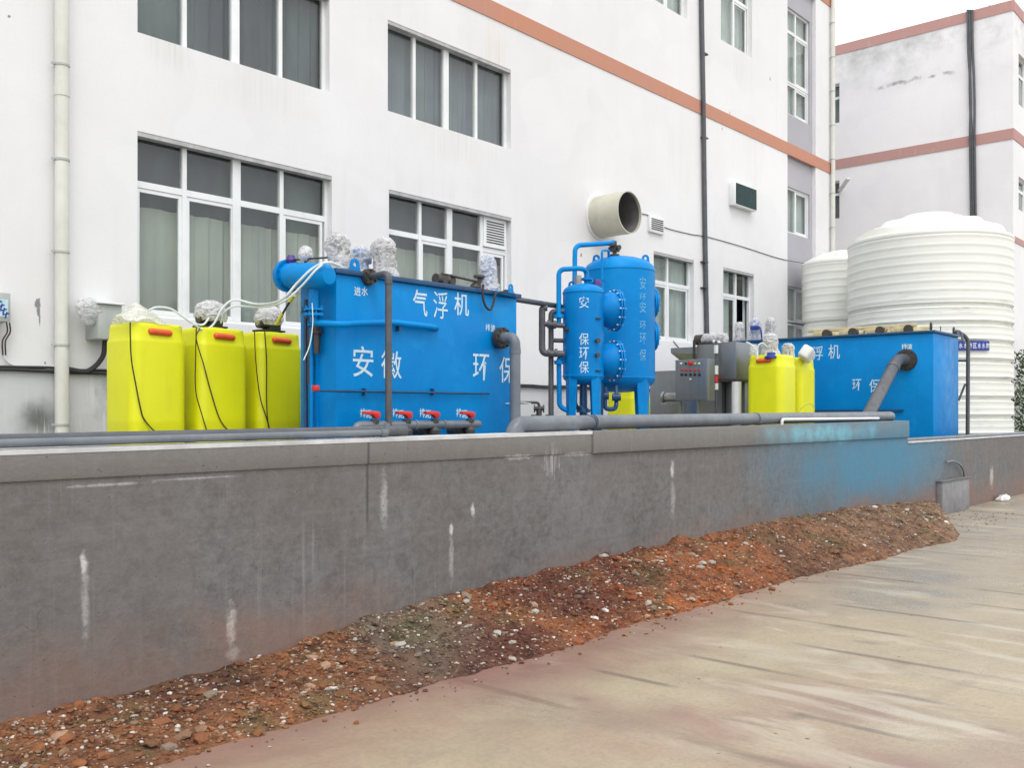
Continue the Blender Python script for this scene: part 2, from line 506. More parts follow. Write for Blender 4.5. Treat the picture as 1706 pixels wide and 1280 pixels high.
def m_road():
    g = G('damp_concrete_road')
    x, y = g.xyz(0), g.xyz(1)
    f = g.noise(0.35, 7, 0.6)
    col = g.mix(g.rng(f, 0.35, 0.68), (0.43, 0.355, 0.24), (0.33, 0.27, 0.19))
    far = g.rng(x, 5.5, 14.0)
    col = g.mix(g.math('MULTIPLY', far, 0.55), col, (0.225, 0.21, 0.20))
    pinkm = g.math('MULTIPLY', g.rng(g.math('ABSOLUTE', g.math('SUBTRACT', x, 4.6)), 1.6, 0.5), g.rng(g.noise(0.8, 3), 0.38, 0.6))
    col = g.mix(g.math('MULTIPLY', pinkm, 0.75), col, (0.25, 0.14, 0.125))
    col = g.mix(g.rng(g.noise(1.1, 5, 0.65, g.vec(0.8, 1.3, 1), 0.8), 0.44, 0.62, 0, 0.5), col, (0.265, 0.215, 0.155))
    col = g.mix(g.rng(g.noise(0.8, 4, 0.6, g.vec(1.5, 1, 3)), 0.52, 0.66, 0, 0.5), col, (0.42, 0.375, 0.27))
    # fine trowel grit
    col = g.mix(g.rng(g.noise(34, 6, 0.8), 0.42, 0.68, 0, 0.42), col, (0.17, 0.145, 0.11))
    col = g.mix(g.rng(g.noise(110, 3, 0.7), 0.60, 0.72, 0, 0.35), col, (0.42, 0.38, 0.31))
    # pale and dark streaks running out from the wall
    v = g.vec(2.4, 0.75, 1)
    n1 = g.noise(1.0, 6, 0.62, v, 0.9)
    area = g.math('MULTIPLY', g.rng(x, 3.2, 5.0), g.rng(g.noise(0.5, 2), 0.35, 0.5))
    pale = g.math('MULTIPLY', g.rng(n1, 0.53, 0.66), area)
    col = g.mix(g.math('MULTIPLY', pale, 0.65), col, (0.50, 0.455, 0.37))
    n2 = g.noise(1.3, 6, 0.62, g.vec(2.4, 0.7, 1.7), 1.0)
    darkm = g.math('MULTIPLY', g.rng(n2, 0.61, 0.66), area)
    col = g.mix(g.math('MULTIPLY', darkm, 0.45), col, (0.125, 0.105, 0.085))
    # narrow grooves
    w = g.n("TexWave")
    g.put(w.inputs['Vector'], g.vec(1, 0.08, 1))
    w.inputs['Scale'].default_value = 0.42
    w.inputs['Distortion'].default_value = 2.2
    w.inputs['Detail'].default_value = 3
    w.inputs['Detail Scale'].default_value = 0.6
    gm = g.math('MULTIPLY', g.math('MULTIPLY', g.rng(w.outputs[1], 0.972, 0.995), g.rng(g.noise(0.9, 2), 0.46, 0.56)), g.rng(x, 3.4, 4.6))
    col = g.mix(g.math('MULTIPLY', gm, 0.6), col, (0.09, 0.075, 0.065))
    # rust pink wash near the earth strip
    edge = g.rng(g.math('ADD', y, g.math('MULTIPLY', g.noise(1.2, 4), 0.9)), 3.7, 4.6)
    col = g.mix(g.math('MULTIPLY', g.math('MULTIPLY', edge, g.rng(x, 10.5, 7.0)), 0.75), col, (0.20, 0.09, 0.075))
    # specks
    col = g.mix(g.rng(g.noise(13, 1), 0.77, 0.79, 0, 0.8), col, (0.07, 0.05, 0.04))
    wet = g.rng(g.noise(0.7, 5, 0.6, g.vec(1.5, 0.7, 1)), 0.42, 0.62)
    rough = g.math('ADD', g.rng(wet, 0, 1, 0.62, 0.22), g.rng(g.noise(40, 4, 0.7), 0.3, 0.7, -0.06, 0.12))
    h = g.math('ADD', g.noise(6, 4), g.math('MULTIPLY', g.noise(90, 3), 0.12))
    return g.done(g.bsdf(col, rough, 0, g.bump(g.math('SUBTRACT', h, g.math('MULTIPLY', gm, 0.6)), 0.18, 0.02), 0.4))


M['road'] = m_road()
M['yard'] = worn('yard_slab', (0.25, 0.25, 0.25), (0.18, 0.18, 0.18), 0.7, nscale=2, bump=0.3)


def m_earth(island=False):
    g = G('rubble_stones' if island else 'red_earth')
    x = g.xyz(0)
    n = g.noise(1.1, 6, 0.65)
    col = g.mix(g.rng(n, 0.38, 0.62), (0.075, 0.038, 0.03), (0.31, 0.125, 0.055))
    mid = g.rng(g.math('ABSOLUTE', g.math('SUBTRACT', g.math('ADD', x, g.math('MULTIPLY', g.noise(1.5, 3), 1.5)), 7.6)), 2.6, 0.8)
    col = g.mix(g.math('MULTIPLY', g.math('MULTIPLY', mid, g.rng(g.noise(1.7, 4), 0.36, 0.55)), 0.85), col, (0.44, 0.125, 0.035))
    gr = g.rng(g.math('ADD', g.math('ABSOLUTE', g.math('SUBTRACT', x, 4.35)), g.math('MULTIPLY', g.noise(2.5, 3), 0.8)), 1.05, 0.65)
    col = g.mix(g.math('MULTIPLY', gr, 0.8), col, (0.155, 0.145, 0.12))
    farm = g.rng(x, 8.8, 12.0)
    col = g.mix(g.math('MULTIPLY', farm, 0.72), col, g.mix(g.rng(g.noise(3.1, 4), 0.4, 0.6), (0.36, 0.25, 0.165), (0.16, 0.105, 0.075)))
    moss = g.rng(g.noise(2.3, 4), 0.56, 0.66, 0, 0.55)
    col = g.mix(moss, col, (0.10, 0.115, 0.05))
    wx = g.math('ADD', g.math('SUBTRACT', x, 5.3), g.math('MULTIPLY', g.math('SUBTRACT', g.xyz(1), 4.3), -2.0))
    wine = g.math('MULTIPLY', g.rng(g.math('ABSOLUTE', wx), 1.5, 0.5), g.rng(g.noise(1.6, 4, 0.6), 0.34, 0.48))
    col = g.mix(g.math('MULTIPLY', wine, 0.8), col, (0.085, 0.02, 0.02))
    if island:
        ri = g.geo.outputs['Random Per Island']
        stone = g.n("ValToRGB")
        cr = stone.color_ramp
        cr.interpolation = 'CONSTANT'
        cr.elements[0].position = 0
        cr.elements[0].color = (0.16, 0.07, 0.045, 1)
        cr.elements[1].position = 0.30
        cr.elements[1].color = (0.30, 0.15, 0.08, 1)
        for p, c in ((0.5, (0.10, 0.075, 0.06)), (0.66, (0.24, 0.20, 0.155)), (0.80, (0.38, 0.25, 0.17)), (0.90, (0.42, 0.39, 0.34)), (0.965, (0.62, 0.59, 0.53))):
            e = cr.elements.new(p)
            e.color = (*c, 1)
        g.put(stone.inputs[0], ri)
        col = g.mix(g.rng(ri, 0.6, 0.8, 0.12, 0.95), col, stone.outputs[0])
    else:
        v = g.vor(34)
        col = g.mix(g.rng(v.outputs[0], 0.1, 0.5, 0, 0.5), col, g.mix(g.noise(17, 2), (0.22, 0.12, 0.07), (0.035, 0.02, 0.015)))
        col = g.mix(g.rng(g.noise(9, 5, 0.75), 0.48, 0.62, 0, 0.8), col, (0.03, 0.017, 0.014))
    h = g.noise(50, 5, 0.7)
    return g.done(g.bsdf(col, 0.9, 0, g.bump(h, 0.7, 0.015), 0.15))


M['earth'] = m_earth()
M['stones'] = m_earth(True)


def m_leaf(name, a, b):
    g = G(name)
    ri = g.geo.outputs['Random Per Island']
    return g.done(g.bsdf(g.mix(ri, a, b), 0.6, 0, None, 0.3))


M['leaf'] = m_leaf('hedge_leaves', (0.025, 0.055, 0.02), (0.10, 0.14, 0.05))
M['straw'] = m_leaf('dry_straw', (0.30, 0.24, 0.14), (0.10, 0.12, 0.05))


# ------------------------------------------------------------------ mesh builder
ORIGIN = {}


def tag(o, label=None, cat=None, group=None, kind=None):
    if label: o['label'] = label
    if cat: o['category'] = cat
    if group: o['group'] = group
    if kind: o['kind'] = kind
    return o


def thing(name, label, cat, loc, group=None):
    o = bpy.data.objects.new(name, None)
    o.empty_display_size = 0.2
    COL.objects.link(o)
    o.location = loc
    ORIGIN[o] = Vector(loc)
    return tag(o, label, cat, group)


class MB:
    def __init__(s):
        s.v, s.f = [], []

    def add(s, vs, fs):
        k = len(s.v)
        s.v += [Vector(v) for v in vs]
        s.f += [tuple(i + k for i in f) for f in fs]
        return s

    def box(s, a, b):
        x0, x1 = sorted((a[0], b[0])); y0, y1 = sorted((a[1], b[1])); z0, z1 = sorted((a[2], b[2]))
        return s.add([(x0, y0, z0), (x1, y0, z0), (x1, y1, z0), (x0, y1, z0), (x0, y0, z1), (x1, y0, z1), (x1, y1, z1), (x0, y1, z1)],
                     [(0, 3, 2, 1), (4, 5, 6, 7), (0, 1, 5, 4), (1, 2, 6, 5), (2, 3, 7, 6), (3, 0, 4, 7)])

    def bar(s, p, q, w, h, up=(0, 0, 1)):
        p, q = Vector(p), Vector(q)
        d = (q - p).normalized()
        r = d.cross(Vector(up)).normalized()
        u = r.cross(d)
        vs = []
        for c in (p, q):
            for a, b in ((-1, -1), (1, -1), (1, 1), (-1, 1)):
                vs.append(c + r * w / 2 * a + u * h / 2 * b)
        return s.add(vs, [(3, 2, 1, 0), (4, 5, 6, 7), (0, 1, 5, 4), (1, 2, 6, 5), (2, 3, 7, 6), (3, 0, 4, 7)])

    def cyl(s, p, q, r, r2=None, n=20, cap=True):
        return s.tube([p, q], r, n=n, r2=r2, cap=cap)

    def tube(s, path, r, fillet=0.0, n=14, r2=None, cap=True, seg=6):
        pts = [Vector(p) for p in path]
        if fillet and len(pts) > 2:
            out = [pts[0]]
            for i in range(1, len(pts) - 1):
                a, b, c = pts[i - 1], pts[i], pts[i + 1]
                d0, d1 = (a - b), (c - b)
                fl = min(fillet, d0.length * 0.49, d1.length * 0.49)
                p0, p1 = b + d0.normalized() * fl, b + d1.normalized() * fl
                for k in range(seg + 1):
                    t = k / seg
                    out.append(p0 * (1 - t) ** 2 + b * 2 * t * (1 - t) + p1 * t * t)
            out.append(pts[-1])
            pts = out
        k0 = len(s.v)
        rings = []
        d = (pts[1] - pts[0]).normalized()
        ref = Vector((0, 0, 1)) if abs(d.z) < 0.9 else Vector((1, 0, 0))
        u = d.cross(ref).normalized()
        for i, p in enumerate(pts):
            if i == 0: t = pts[1] - pts[0]
            elif i == len(pts) - 1: t = pts[-1] - pts[-2]
            else: t = (pts[i + 1] - p).normalized() + (p - pts[i - 1]).normalized()
            t.normalize()
            u = (u - t * u.dot(t)).normalized()
            w = t.cross(u)
            rr = r if r2 is None else r + (r2 - r) * i / (len(pts) - 1)
            rings.append([len(s.v) + k for k in range(n)])
            for k in range(n):
                a = 2 * math.pi * k / n
                s.v.append(p + (u * math.cos(a) + w * math.sin(a)) * rr)
        for a, b in zip(rings, rings[1:]):
            for k in range(n):
                s.f.append((a[k], a[(k + 1) % n], b[(k + 1) % n], b[k]))
        if cap:
            s.f.append(tuple(reversed(rings[0])))
            s.f.append(tuple(rings[-1]))
        return s

    def curve(s, pts, r, n=8, steps=8, cap=True):
        """Catmull-Rom tube through points"""
        p = [Vector(x) for x in pts]
        p = [p[0] * 2 - p[1]] + p + [p[-1] * 2 - p[-2]]
        out = []
        for i in range(1, len(p) - 2):
            for k in range(steps):
                t = k / steps
                out.append(0.5 * ((2 * p[i]) + (p[i + 1] - p[i - 1]) * t + (2 * p[i - 1] - 5 * p[i] + 4 * p[i + 1] - p[i + 2]) * t * t + (3 * p[i] - p[i - 1] - 3 * p[i + 1] + p[i + 2]) * t ** 3))
        out.append(p[-2])
        return s.tube(out, r, n=n, cap=cap)

    def lathe(s, c, prof, n=32, axis=(0, 0, 1), scallop=None):
        """prof: (radius, height along axis)"""
        c = Vector(c)
        ax = Vector(axis).normalized()
        ref = Vector((1, 0, 0)) if abs(ax.x) < 0.9 else Vector((0, 1, 0))
        u = ax.cross(ref).normalized()
        w = ax.cross(u)
        rings = []
        for j, (r, h) in enumerate(prof):
            if r < 1e-6:
                rings.append([len(s.v)])
                s.v.append(c + ax * h)
                continue
            rings.append([len(s.v) + k for k in range(n)])
            for k in range(n):
                a = 2 * math.pi * k / n
                hh = h + (scallop(j, a) if scallop else 0)
                s.v.append(c + ax * hh + (u * math.cos(a) + w * math.sin(a)) * r)
        for a, b in zip(rings, rings[1:]):
            if len(a) == 1 and len(b) == 1: continue
            for k in range(n):
                if len(a) == 1: s.f.append((a[0], b[(k + 1) % n], b[k]))
                elif len(b) == 1: s.f.append((a[k], a[(k + 1) % n], b[0]))
                else: s.f.append((a[k], a[(k + 1) % n], b[(k + 1) % n], b[k]))
        return s

    def prism(s, outline, p0, ex):
        """outline: list of 3D points (planar), extruded by vector ex"""
        o = [Vector(p0) + Vector(p) for p in outline]
        e = Vector(ex)
        n = len(o)
        vs = o + [p + e for p in o]
        fs = [tuple(range(n))[::-1], tuple(range(n, 2 * n))] + [(i, (i + 1) % n, (i + 1) % n + n, i + n) for i in range(n)]
        return s.add(vs, fs)

    def build(s, name, m, parent=None, smooth=True, bevel=0.0, loc=None, fix=True):
        root = parent
        while root is not None and root not in ORIGIN:
            root = root.parent
        org = ORIGIN[root] if root is not None else Vector(loc) if loc is not None else Vector((0, 0, 0))
        me = bpy.data.meshes.new(name)
        me.from_pydata([v - org for v in s.v], [], s.f)
        me.materials.append(m)
        if fix or bevel:
            bm = bmesh.new()
            bm.from_mesh(me)
            if bevel:
                es = [e for e in bm.edges if len(e.link_faces) == 2 and e.calc_face_angle(0) > 0.6]
                bmesh.ops.bevel(bm, geom=es, offset=bevel, segments=2, affect='EDGES', profile=0.5)
            bmesh.ops.recalc_face_normals(bm, faces=bm.faces)
            bm.to_mesh(me)
            bm.free()
        if smooth:
            me.shade_smooth()
            bm = bmesh.new()
            bm.from_mesh(me)
            for e in bm.edges:
                if len(e.link_faces) == 2 and e.calc_face_angle(0) > R(35):
                    e.smooth = False
            bm.to_mesh(me)
            bm.free()
        o = bpy.data.objects.new(name, me)
        COL.objects.link(o)
        if parent is not None:
            o.parent = parent
        else:
            o.location = org
            ORIGIN[o] = org
        return o


def copy_tree(o, loc=None, parent=None):
    c = o.copy()
    COL.objects.link(c)
    if parent is not None: c.parent = parent
    if loc is not None:
        c.location = loc
        ORIGIN[c] = Vector(loc)
    for ch in list(o.children):
        copy_tree(ch, None, c)
    return c


def text_mesh(ch, offset=0.012):
    cu = bpy.data.curves.new("glyph", 'FONT')
    cu.body = ch
    cu.size = 1
    cu.offset = offset
    cu.resolution_u = 3
    o = bpy.data.objects.new("glyph", cu)
    COL.objects.link(o)
    bpy.context.view_layer.update()
    me = bpy.data.meshes.new_from_object(o.evaluated_get(bpy.context.evaluated_depsgraph_get()))
    vs = [v.co.copy() for v in me.vertices]
    fs = [tuple(p.vertices) for p in me.polygons]
    bpy.data.objects.remove(o)
    bpy.data.curves.remove(cu)
    bpy.data.meshes.remove(me)
    x0, x1 = min(v.x for v in vs), max(v.x for v in vs)
    y0, y1 = min(v.y for v in vs), max(v.y for v in vs)
    return [((v.x - x0) / (x1 - x0), (v.y - y0) / (y1 - y0)) for v in vs], fs


def lettering(mb, ch, mapf, offset=0.012):
    uv, fs = text_mesh(ch, offset)
    mb.add([mapf(u, v) for u, v in uv], fs)


def flat_map(px0, py0, px1, py1, Y=None, X=None):
    """glyph box given by its top-left and bottom-right pixel in the photograph, on a wall plane"""
    a, b = P(px0, py1, Y=Y, X=X), P(px1, py1, Y=Y, X=X)
    h = P((px0 + px1) / 2, py0, Y=Y, X=X).z - P((px0 + px1) / 2, py1, Y=Y, X=X).z
    z = P((px0 + px1) / 2, py1, Y=Y, X=X).z
    return lambda u, v: Vector((a.x + (b.x - a.x) * u, a.y + (b.y - a.y) * u, z + h * v))


# ------------------------------------------------------------------ ground, road, yard
mb = MB()
mb.add([(-150, -150, 0), (250, -150, 0), (250, 250, 0), (-150, 250, 0)], [(0, 1, 2, 3)])
tag(mb.build('road', M['road'], smooth=False), kind='structure')
YARD = 1.1
mb = MB()
mb.box((-12, WF + 0.22, 0.05), (29.4, WY - 0.002, YARD))
mb.box((29.4, WF + 0.22, 0.05), (45, 7.1, YARD - 0.01))
tag(mb.build('yard_ground', M['yard'], smooth=False), kind='structure')


def rub_h(x, y):
    """height of the rubble strip banked against the wall"""
    top = [(-3, 0.05), (1.0, 0.06), (3.2, 0.10), (4.5, 0.25), (7.2, 0.34), (10.5, 0.38), (13, 0.33), (15.5, 0.24), (17.1, 0.22), (40, 0.2)]
    for (x0, h0), (x1, h1) in zip(top, top[1:]):
        if x0 <= x <= x1:
            h = h0 + (h1 - h0) * (x - x0) / (x1 - x0)
            break
    else:
        h = 0.0
    edge = 4.02 + 0.10 * mn.noise(Vector((x * 0.9, 3, 1))) + 0.05 * mn.noise(Vector((x * 4.1, 1, 4))) + 0.025 * mn.noise(Vector((x * 13, 8, 4))) + (0.05 if x < 9 else -0.25 * min(1, (x - 9) / 4))
    t = (y - edge) / (WF - edge)
    if t <= 0: return -0.02 + 0.02 * max(t, -1)
    end = 12.7 + (y - 3.6) * 2.6 + 0.12 * mn.noise(Vector((x * 3, y * 3, 9)))
    k = max(0.0, min(1.0, (end - x) / 0.55))
    if k <= 0: return -0.02
    prof = t ** 0.8
    b = mn.fractal(Vector((x * 3, y * 3, 0)), 1.0, 2.0, 5) * 0.05 + mn.fractal(Vector((x * 14, y * 14, 5)), 0.8, 2.0, 3) * 0.016
    return (h * prof + min(1, t * 6) * (0.012 + b * (0.5 + h * 1.2)) + 0.02) * k - 0.02


mb = MB()
NX, NY = 1000, 62
xs = [-1.0 + 18.2 * (i / NX) ** 1.15 for i in range(NX + 1)]
ys = [3.6 + (WF + 0.01 - 3.6) * j / NY for j in range(NY + 1)]
mb.v = [Vector((x, y, rub_h(x, y))) for x in xs for y in ys]
W1 = NY + 1
mb.f = [(i * W1 + j, (i + 1) * W1 + j, (i + 1) * W1 + j + 1, i * W1 + j + 1) for i in range(NX) for j in range(NY)]
tag(mb.build('rubble_strip', M['earth'], smooth=True, fix=False), kind='structure')

rock_protos = []
for k in range(8):
    bm = bmesh.new()
    bmesh.ops.create_icosphere(bm, subdivisions=1, radius=1)
    for v in bm.verts:
        v.co *= 1 + 0.35 * mn.noise(v.co * 1.3 + Vector((k * 7, 0, 0)))
        v.co.z *= 0.6
    rock_protos.append(([v.co.copy() for v in bm.verts], [tuple(v.index for v in f.verts) for f in bm.faces]))
    bm.free()


def put_rock(mb, x, y, z, s, rng=random):
    vs, fs = rng.choice(rock_protos)
    m = Matrix.Rotation(rng.uniform(0, 6.3), 3, 'Z') @ Matrix.Rotation(rng.uniform(-0.5, 0.5), 3, 'X')
    sc = Vector((rng.uniform(0.7, 1.4), rng.uniform(0.6, 1.1), rng.uniform(0.6, 1.0)))
    mb.add([m @ Vector((v.x * sc.x * s, v.y * sc.y * s, v.z * sc.z * s)) + Vector((x, y, z)) for v in vs], fs)


mb = MB()
for i in range(26000):
    x = random.uniform(-0.6, 16.9) if i % 3 else random.uniform(0, 8)
    y = 3.86 + (WF - 3.88) * random.random() ** 0.9
    z = rub_h(x, y)
    if z < 0.004:
        if random.random() < 0.93: continue
        z = 0.003
    s = 0.0045 + 0.013 * random.random() ** 2.0 + (0.038 * random.random() if random.random() < 0.022 else 0)
    put_rock(mb, x, y, z + s * 0.2, s)
tag(mb.build('gravel', M['stones'], smooth=False, fix=False), kind='stuff')

mb = MB()
for i in range(1500):
    x = random.uniform(-0.5, 16.7)
    y = random.uniform(4.1, WF - 0.02)
    z = rub_h(x, y)
    if z < 0.02: continue
    a = random.uniform(0, 6.28)
    l = random.uniform(0.02, 0.07)
    p = Vector((x, y, z + 0.004))
    q = p + Vector((math.cos(a) * l, math.sin(a) * l, random.uniform(0.0, 0.03)))
    r = Vector((-math.sin(a), math.cos(a), 0)) * 0.0022
    mb.add([p - r, p + r, q + Vector((0, 0, 0.002))], [(0, 1, 2)])
tag(mb.build('dry_grass', M['straw'], smooth=False, fix=False), kind='stuff')

# ------------------------------------------------------------------ low concrete wall in front


def topz(x):
    return 1.42 + 0.0065 * (x - 2)


def sloped_box(mb, x0, x1, y0, y1, z0, zt, zb=None):
    a, b = zt(x0), zt(x1)
    c, d = (zb(x0), zb(x1)) if zb else (z0, z0)
    mb.add([(x0, y0, c), (x1, y0, d), (x1, y1, d), (x0, y1, c), (x0, y0, a), (x1, y0, b), (x1, y1, b), (x0, y1, a)],
           [(0, 3, 2, 1), (4, 5, 6, 7), (0, 1, 5, 4), (1, 2, 6, 5), (2, 3, 7, 6), (3, 0, 4, 7)])


WE = P(1512, 700, Y=WF).x           # where the high part of the wall ends
XB = P(985, 740, Y=WF).x
root = thing('concrete_wall', 'long stained grey concrete retaining wall in front of the blue tanks', 'wall', (6, WF, 0))
mb = MB()
mb.box((-12, WF, -0.3), (WE, WF + 0.22, 1.262))
mb.build('wall_body', M['concrete'], root, smooth=False)
mb = MB()
sloped_box(mb, -12, XB - 0.004, WF - 0.012, WF + 0.22, 1.262, lambda x: topz(x) - 0.006)
sloped_box(mb, XB, WE, WF - 0.028, WF + 0.22, 1.255, topz)
mb.build('coping_course', M['concrete'], root, bevel=0.008)
mb = MB()
sloped_box(mb, -12, XB, WF - 0.0145, WF + 0.23, 1.405, lambda x: topz(x) + 0.001, lambda x: topz(x) - 0.022 - 0.001 * (x - 2))
# irregular mortar skin on the top edge
mb.build('mortar_cap', M['coping'], root, smooth=False)

root = thing('concrete_wall', 'lower end section of the grey concrete wall with a wide white lime stain', 'wall', (20, WF, 0))
zl = P(1570, 735, Y=WF).z
mb = MB()
mb.box((WE + 0.003, WF - 0.0, -0.3), (42, WF + 0.22, zl))
mb.build('wall_body', M['concrete'], root, smooth=False)
mb = MB()
mb.box((WE + 0.003, WF - 0.012, zl), (42, WF + 0.23, zl + 0.02))
mb.build('mortar_cap', M['coping'], root, smooth=False)
mb = MB()
mb.tube([(WE + 0.1, WF + 0.12, zl + 0.045), (40, WF + 0.12, zl + 0.045)], 0.025)
tag(mb.build('conduit', M['pvc'], loc=(WE + .1, WF + .12, zl)), 'thin grey pipe lying along the top of the lower wall section', 'pipe')


# ------------------------------------------------------------------ buildings
def wall_grid(mb, x0, x1, z0, z1, openings, plane, depth, flip='Y'):
    """front wall sheet with rectangular openings and their reveals. plane=Y value (or X when flip='X', then x is Y)"""
    xs = sorted({x0, x1, *[v for o in openings for v in (o[0], o[1]) if x0 < v < x1]})
    zs = sorted({z0, z1, *[v for o in openings for v in (o[2], o[3]) if z0 < v < z1]})
    T = (lambda x, d, z: (x, plane + d, z)) if flip == 'Y' else (lambda x, d, z: (plane + d, x, z))
    for a, b in zip(xs, xs[1:]):
        for c, d in zip(zs, zs[1:]):
            mx, mz = (a + b) / 2, (c + d) / 2
            if any(o[0] < mx < o[1] and o[2] < mz < o[3] for o in openings): continue
            mb.add([T(a, 0, c), T(b, 0, c), T(b, 0, d), T(a, 0, d)], [(0, 1, 2, 3)])


def reveals(mb, o, plane, depth, flip='Y'):
    T = (lambda x, d, z: (x, plane + d, z)) if flip == 'Y' else (lambda x, d, z: (plane + d, x, z))
    a, b, c, d = o[:4]
    for (p, q) in (((a, c), (b, c)), ((b, c), (b, d)), ((b, d), (a, d)), ((a, d), (a, c))):
        mb.add([T(p[0], 0, p[1]), T(q[0], 0, q[1]), T(q[0], depth, q[1]), T(p[0], depth, p[1])], [(0, 1, 2, 3)])


def window(parent, o, cols, transom, plane, flip='Y', curtain_or_tone='curtain', cur_top=None, sash=(), openpane=None, wide=None, d=0.11, back=True, louvre=None):
    """one window: frame, pane and curtain behind it"""
    x0, x1, z0, z1 = o[:4]
    T = (lambda x, dd, z: (x, plane + dd, z)) if flip == 'Y' else (lambda x, dd, z: (plane + dd, x, z))
    fw = 0.045
    mb = MB()

    def bx(xa, xb, za, zb, da, db):
        mb.box(T(xa, da, za), T(xb, db, zb))
    bx(x0, x1, z0, z0 + fw, d, d + .06)
    bx(x0, x1, z1 - fw, z1, d, d + .06)
    bx(x0, x0 + fw, z0 + fw, z1 - fw, d, d + .06)
    bx(x1 - fw, x1, z0 + fw, z1 - fw, d, d + .06)
    if transom:
        bx(x0 + fw, x1 - fw, transom - 0.04, transom + 0.04, d + .002, d + .058)
    n = len(cols)
    for i, c in enumerate(cols):
        w = 0.06 if wide == i else 0.03
        bx(c - w, c + w, z0 + fw, z1 - fw, d - .004, d + .062)
    edges = [x0 + fw] + list(cols) + [x1 - fw]
    zt = (transom - 0.04) if transom else z1 - fw
    for i in sash:
        a, b = edges[i] + (0.03 if i else 0), edges[i + 1] - 0.03
        bx(a, b, zt - 0.05, zt - 0.004, d + .012, d + .05)
        bx(a, b, z0 + fw + .004, z0 + fw + .06, d + .012, d + .05)
        bx(a, a + 0.045, z0 + fw + .06, zt - .05, d + .012, d + .05)
        bx(b - 0.045, b, z0 + fw + .06, zt - .05, d + .012, d + .05)
    f = mb.build('window', M['frame'], parent, smooth=False)
    mb = MB()
    mb.box(T(x0 + .01, d + .028, z0 + .01), T(x1 - .01, d + .033, z1 - .01)) if openpane is None else None
    if openpane is not None:
        a, b = edges[openpane], edges[openpane + 1]
        mb.box(T(x0 + .01, d + .028, zt), T(x1 - .01, d + .033, z1 - .01))
        mb.box(T(x0 + .01, d + .028, z0 + .01), T(a, d + .033, zt))
        if b < x1 - 0.1: mb.box(T(b, d + .028, z0 + .01), T(x1 - .01, d + .033, zt))
    mb.build('pane', M['glass'], f, smooth=False)
    if cur_top is None: cur_top = z1 + 0.1
    sgn = 1
    mb = MB()
    N = max(8, int((x1 - x0) / 0.05))
    k = len(mb.v)
    for i in range(N + 1):
        x = x0 - .1 + (x1 - x0 + .2) * i / N
        off = 0.255 + 0.010 * math.sin(i * 1.7 + x0) + 0.012 * math.sin(i * 3.1)
        mb.v += [Vector(T(x, off, z0 - .1)), Vector(T(x, off, cur_top + 0.006 * math.sin(i * .9)))]
    mb.f += [(k + 2 * i, k + 2 * i + 2, k + 2 * i + 3, k + 2 * i + 1) for i in range(N)]
    if openpane is None:
        mb.build('curtain', M[curtain_or_tone], f, smooth=True, fix=False)  # in most windows its colour stands in for reflections and room darkness
    else:
        mb.f = [ff for i, ff in enumerate(mb.f) if not (edges[openpane] - .05 < x0 - .1 + (x1 - x0 + .2) * (i + .5) / N < edges[openpane + 1])]
        mb.build('curtain', M[curtain_or_tone], f, smooth=True, fix=False)
    if cur_top < z1:
        mb = MB()
        mb.box(T(x0 - .1, .30, (transom or z1) - .28), T(x1 + .1, .305, z1 + .05))
        mb.build('roller_blind', M['curtain_dim'], f, smooth=False)  # added sheet, its colour gives the upper panes their reflected tone
    if louvre is not None:
        a, b = edges[louvre] + .03, edges[louvre + 1] - .01
        mb = MB()
        mb.box(T(a, d - .03, zt + .09), T(b, d + .02, z1 - .05))
        l = mb.build('vent_panel', M['frame'], f, smooth=False)
        mb = MB()
        for q in range(9):
            zz = zt + .16 + q * (z1 - zt - .30) / 8
            mb.box(T(a + .07, d - .034, zz), T(b - .05, d - .029, zz + 0.022))
        mb.build('slat_gap', M['dark'], l, smooth=False)
    return f


def X_(px): return P(px, 500, Y=WY).x


r1t, r1b = 5.01, 2.80
W1o = (X_(229), X_(553), 2.78, r1t)
W2o = (X_(648), X_(852), 2.78, r1t)
W5o = (X_(1089), X_(1156), 3.16, r1t)
W6o = (X_(1205), X_(1256), 3.16, r1t)
W3o = (X_(229), X_(549), 6.20, 7.58)
W4o = (X_(646), X_(851), 6.20, 7.58)
W7o = (X_(1088), X_(1145), 10.27, 12.3)
W8o = (X_(1201), X_(1253), 10.27, 12.3)
W9o = (X_(640) - .3, X_(850) - .3, 10.27, 12.3)
BX0, BX1 = X_(1312), X_(1359)
bayo = (BX0, BX1, 2.14, 12.9)
CORNER = X_(1384)
BTOP = 13.5
W0o = (-4.2, -1.2, 2.78, r1t)

b = thing('factory_building', 'long white rendered factory block with faded orange stripe behind the blue tanks', 'building', (10, WY, 0))
PL = 2.08
ops = [W1o, W2o, W3o, W4o, W5o, W6o, W7o, W8o, W9o, bayo, W0o]
mb = MB()
wall_grid(mb, -12, CORNER, PL, BTOP, ops, WY, .12)
for o in ops[:-2] + [W0o]:
    reveals(mb, o, WY, .2)
reveals(mb, bayo, WY, .1)
mb.add([(CORNER, WY, 0), (CORNER, 26, 0), (CORNER, 26, BTOP), (CORNER, WY, BTOP)], [(0, 1, 2, 3)])
mb.add([(-12, WY, BTOP), (CORNER, WY, BTOP), (CORNER, 26, BTOP), (-12, 26, BTOP)], [(0, 1, 2, 3)])
mb.add([(-12, WY, 0), (-12, 26, 0), (-12, 26, BTOP), (-12, WY, BTOP)], [(0, 1, 2, 3)])
mb.add([(-12, 26, 0), (CORNER, 26, 0), (CORNER, 26, BTOP), (-12, 26, BTOP)], [(0, 1, 2, 3)])
mb.build('wall', M['wall'], b, smooth=False, fix=False)
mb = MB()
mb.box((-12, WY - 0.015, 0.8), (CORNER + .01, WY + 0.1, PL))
mb.build('plinth', M['plinth'], b, smooth=False)
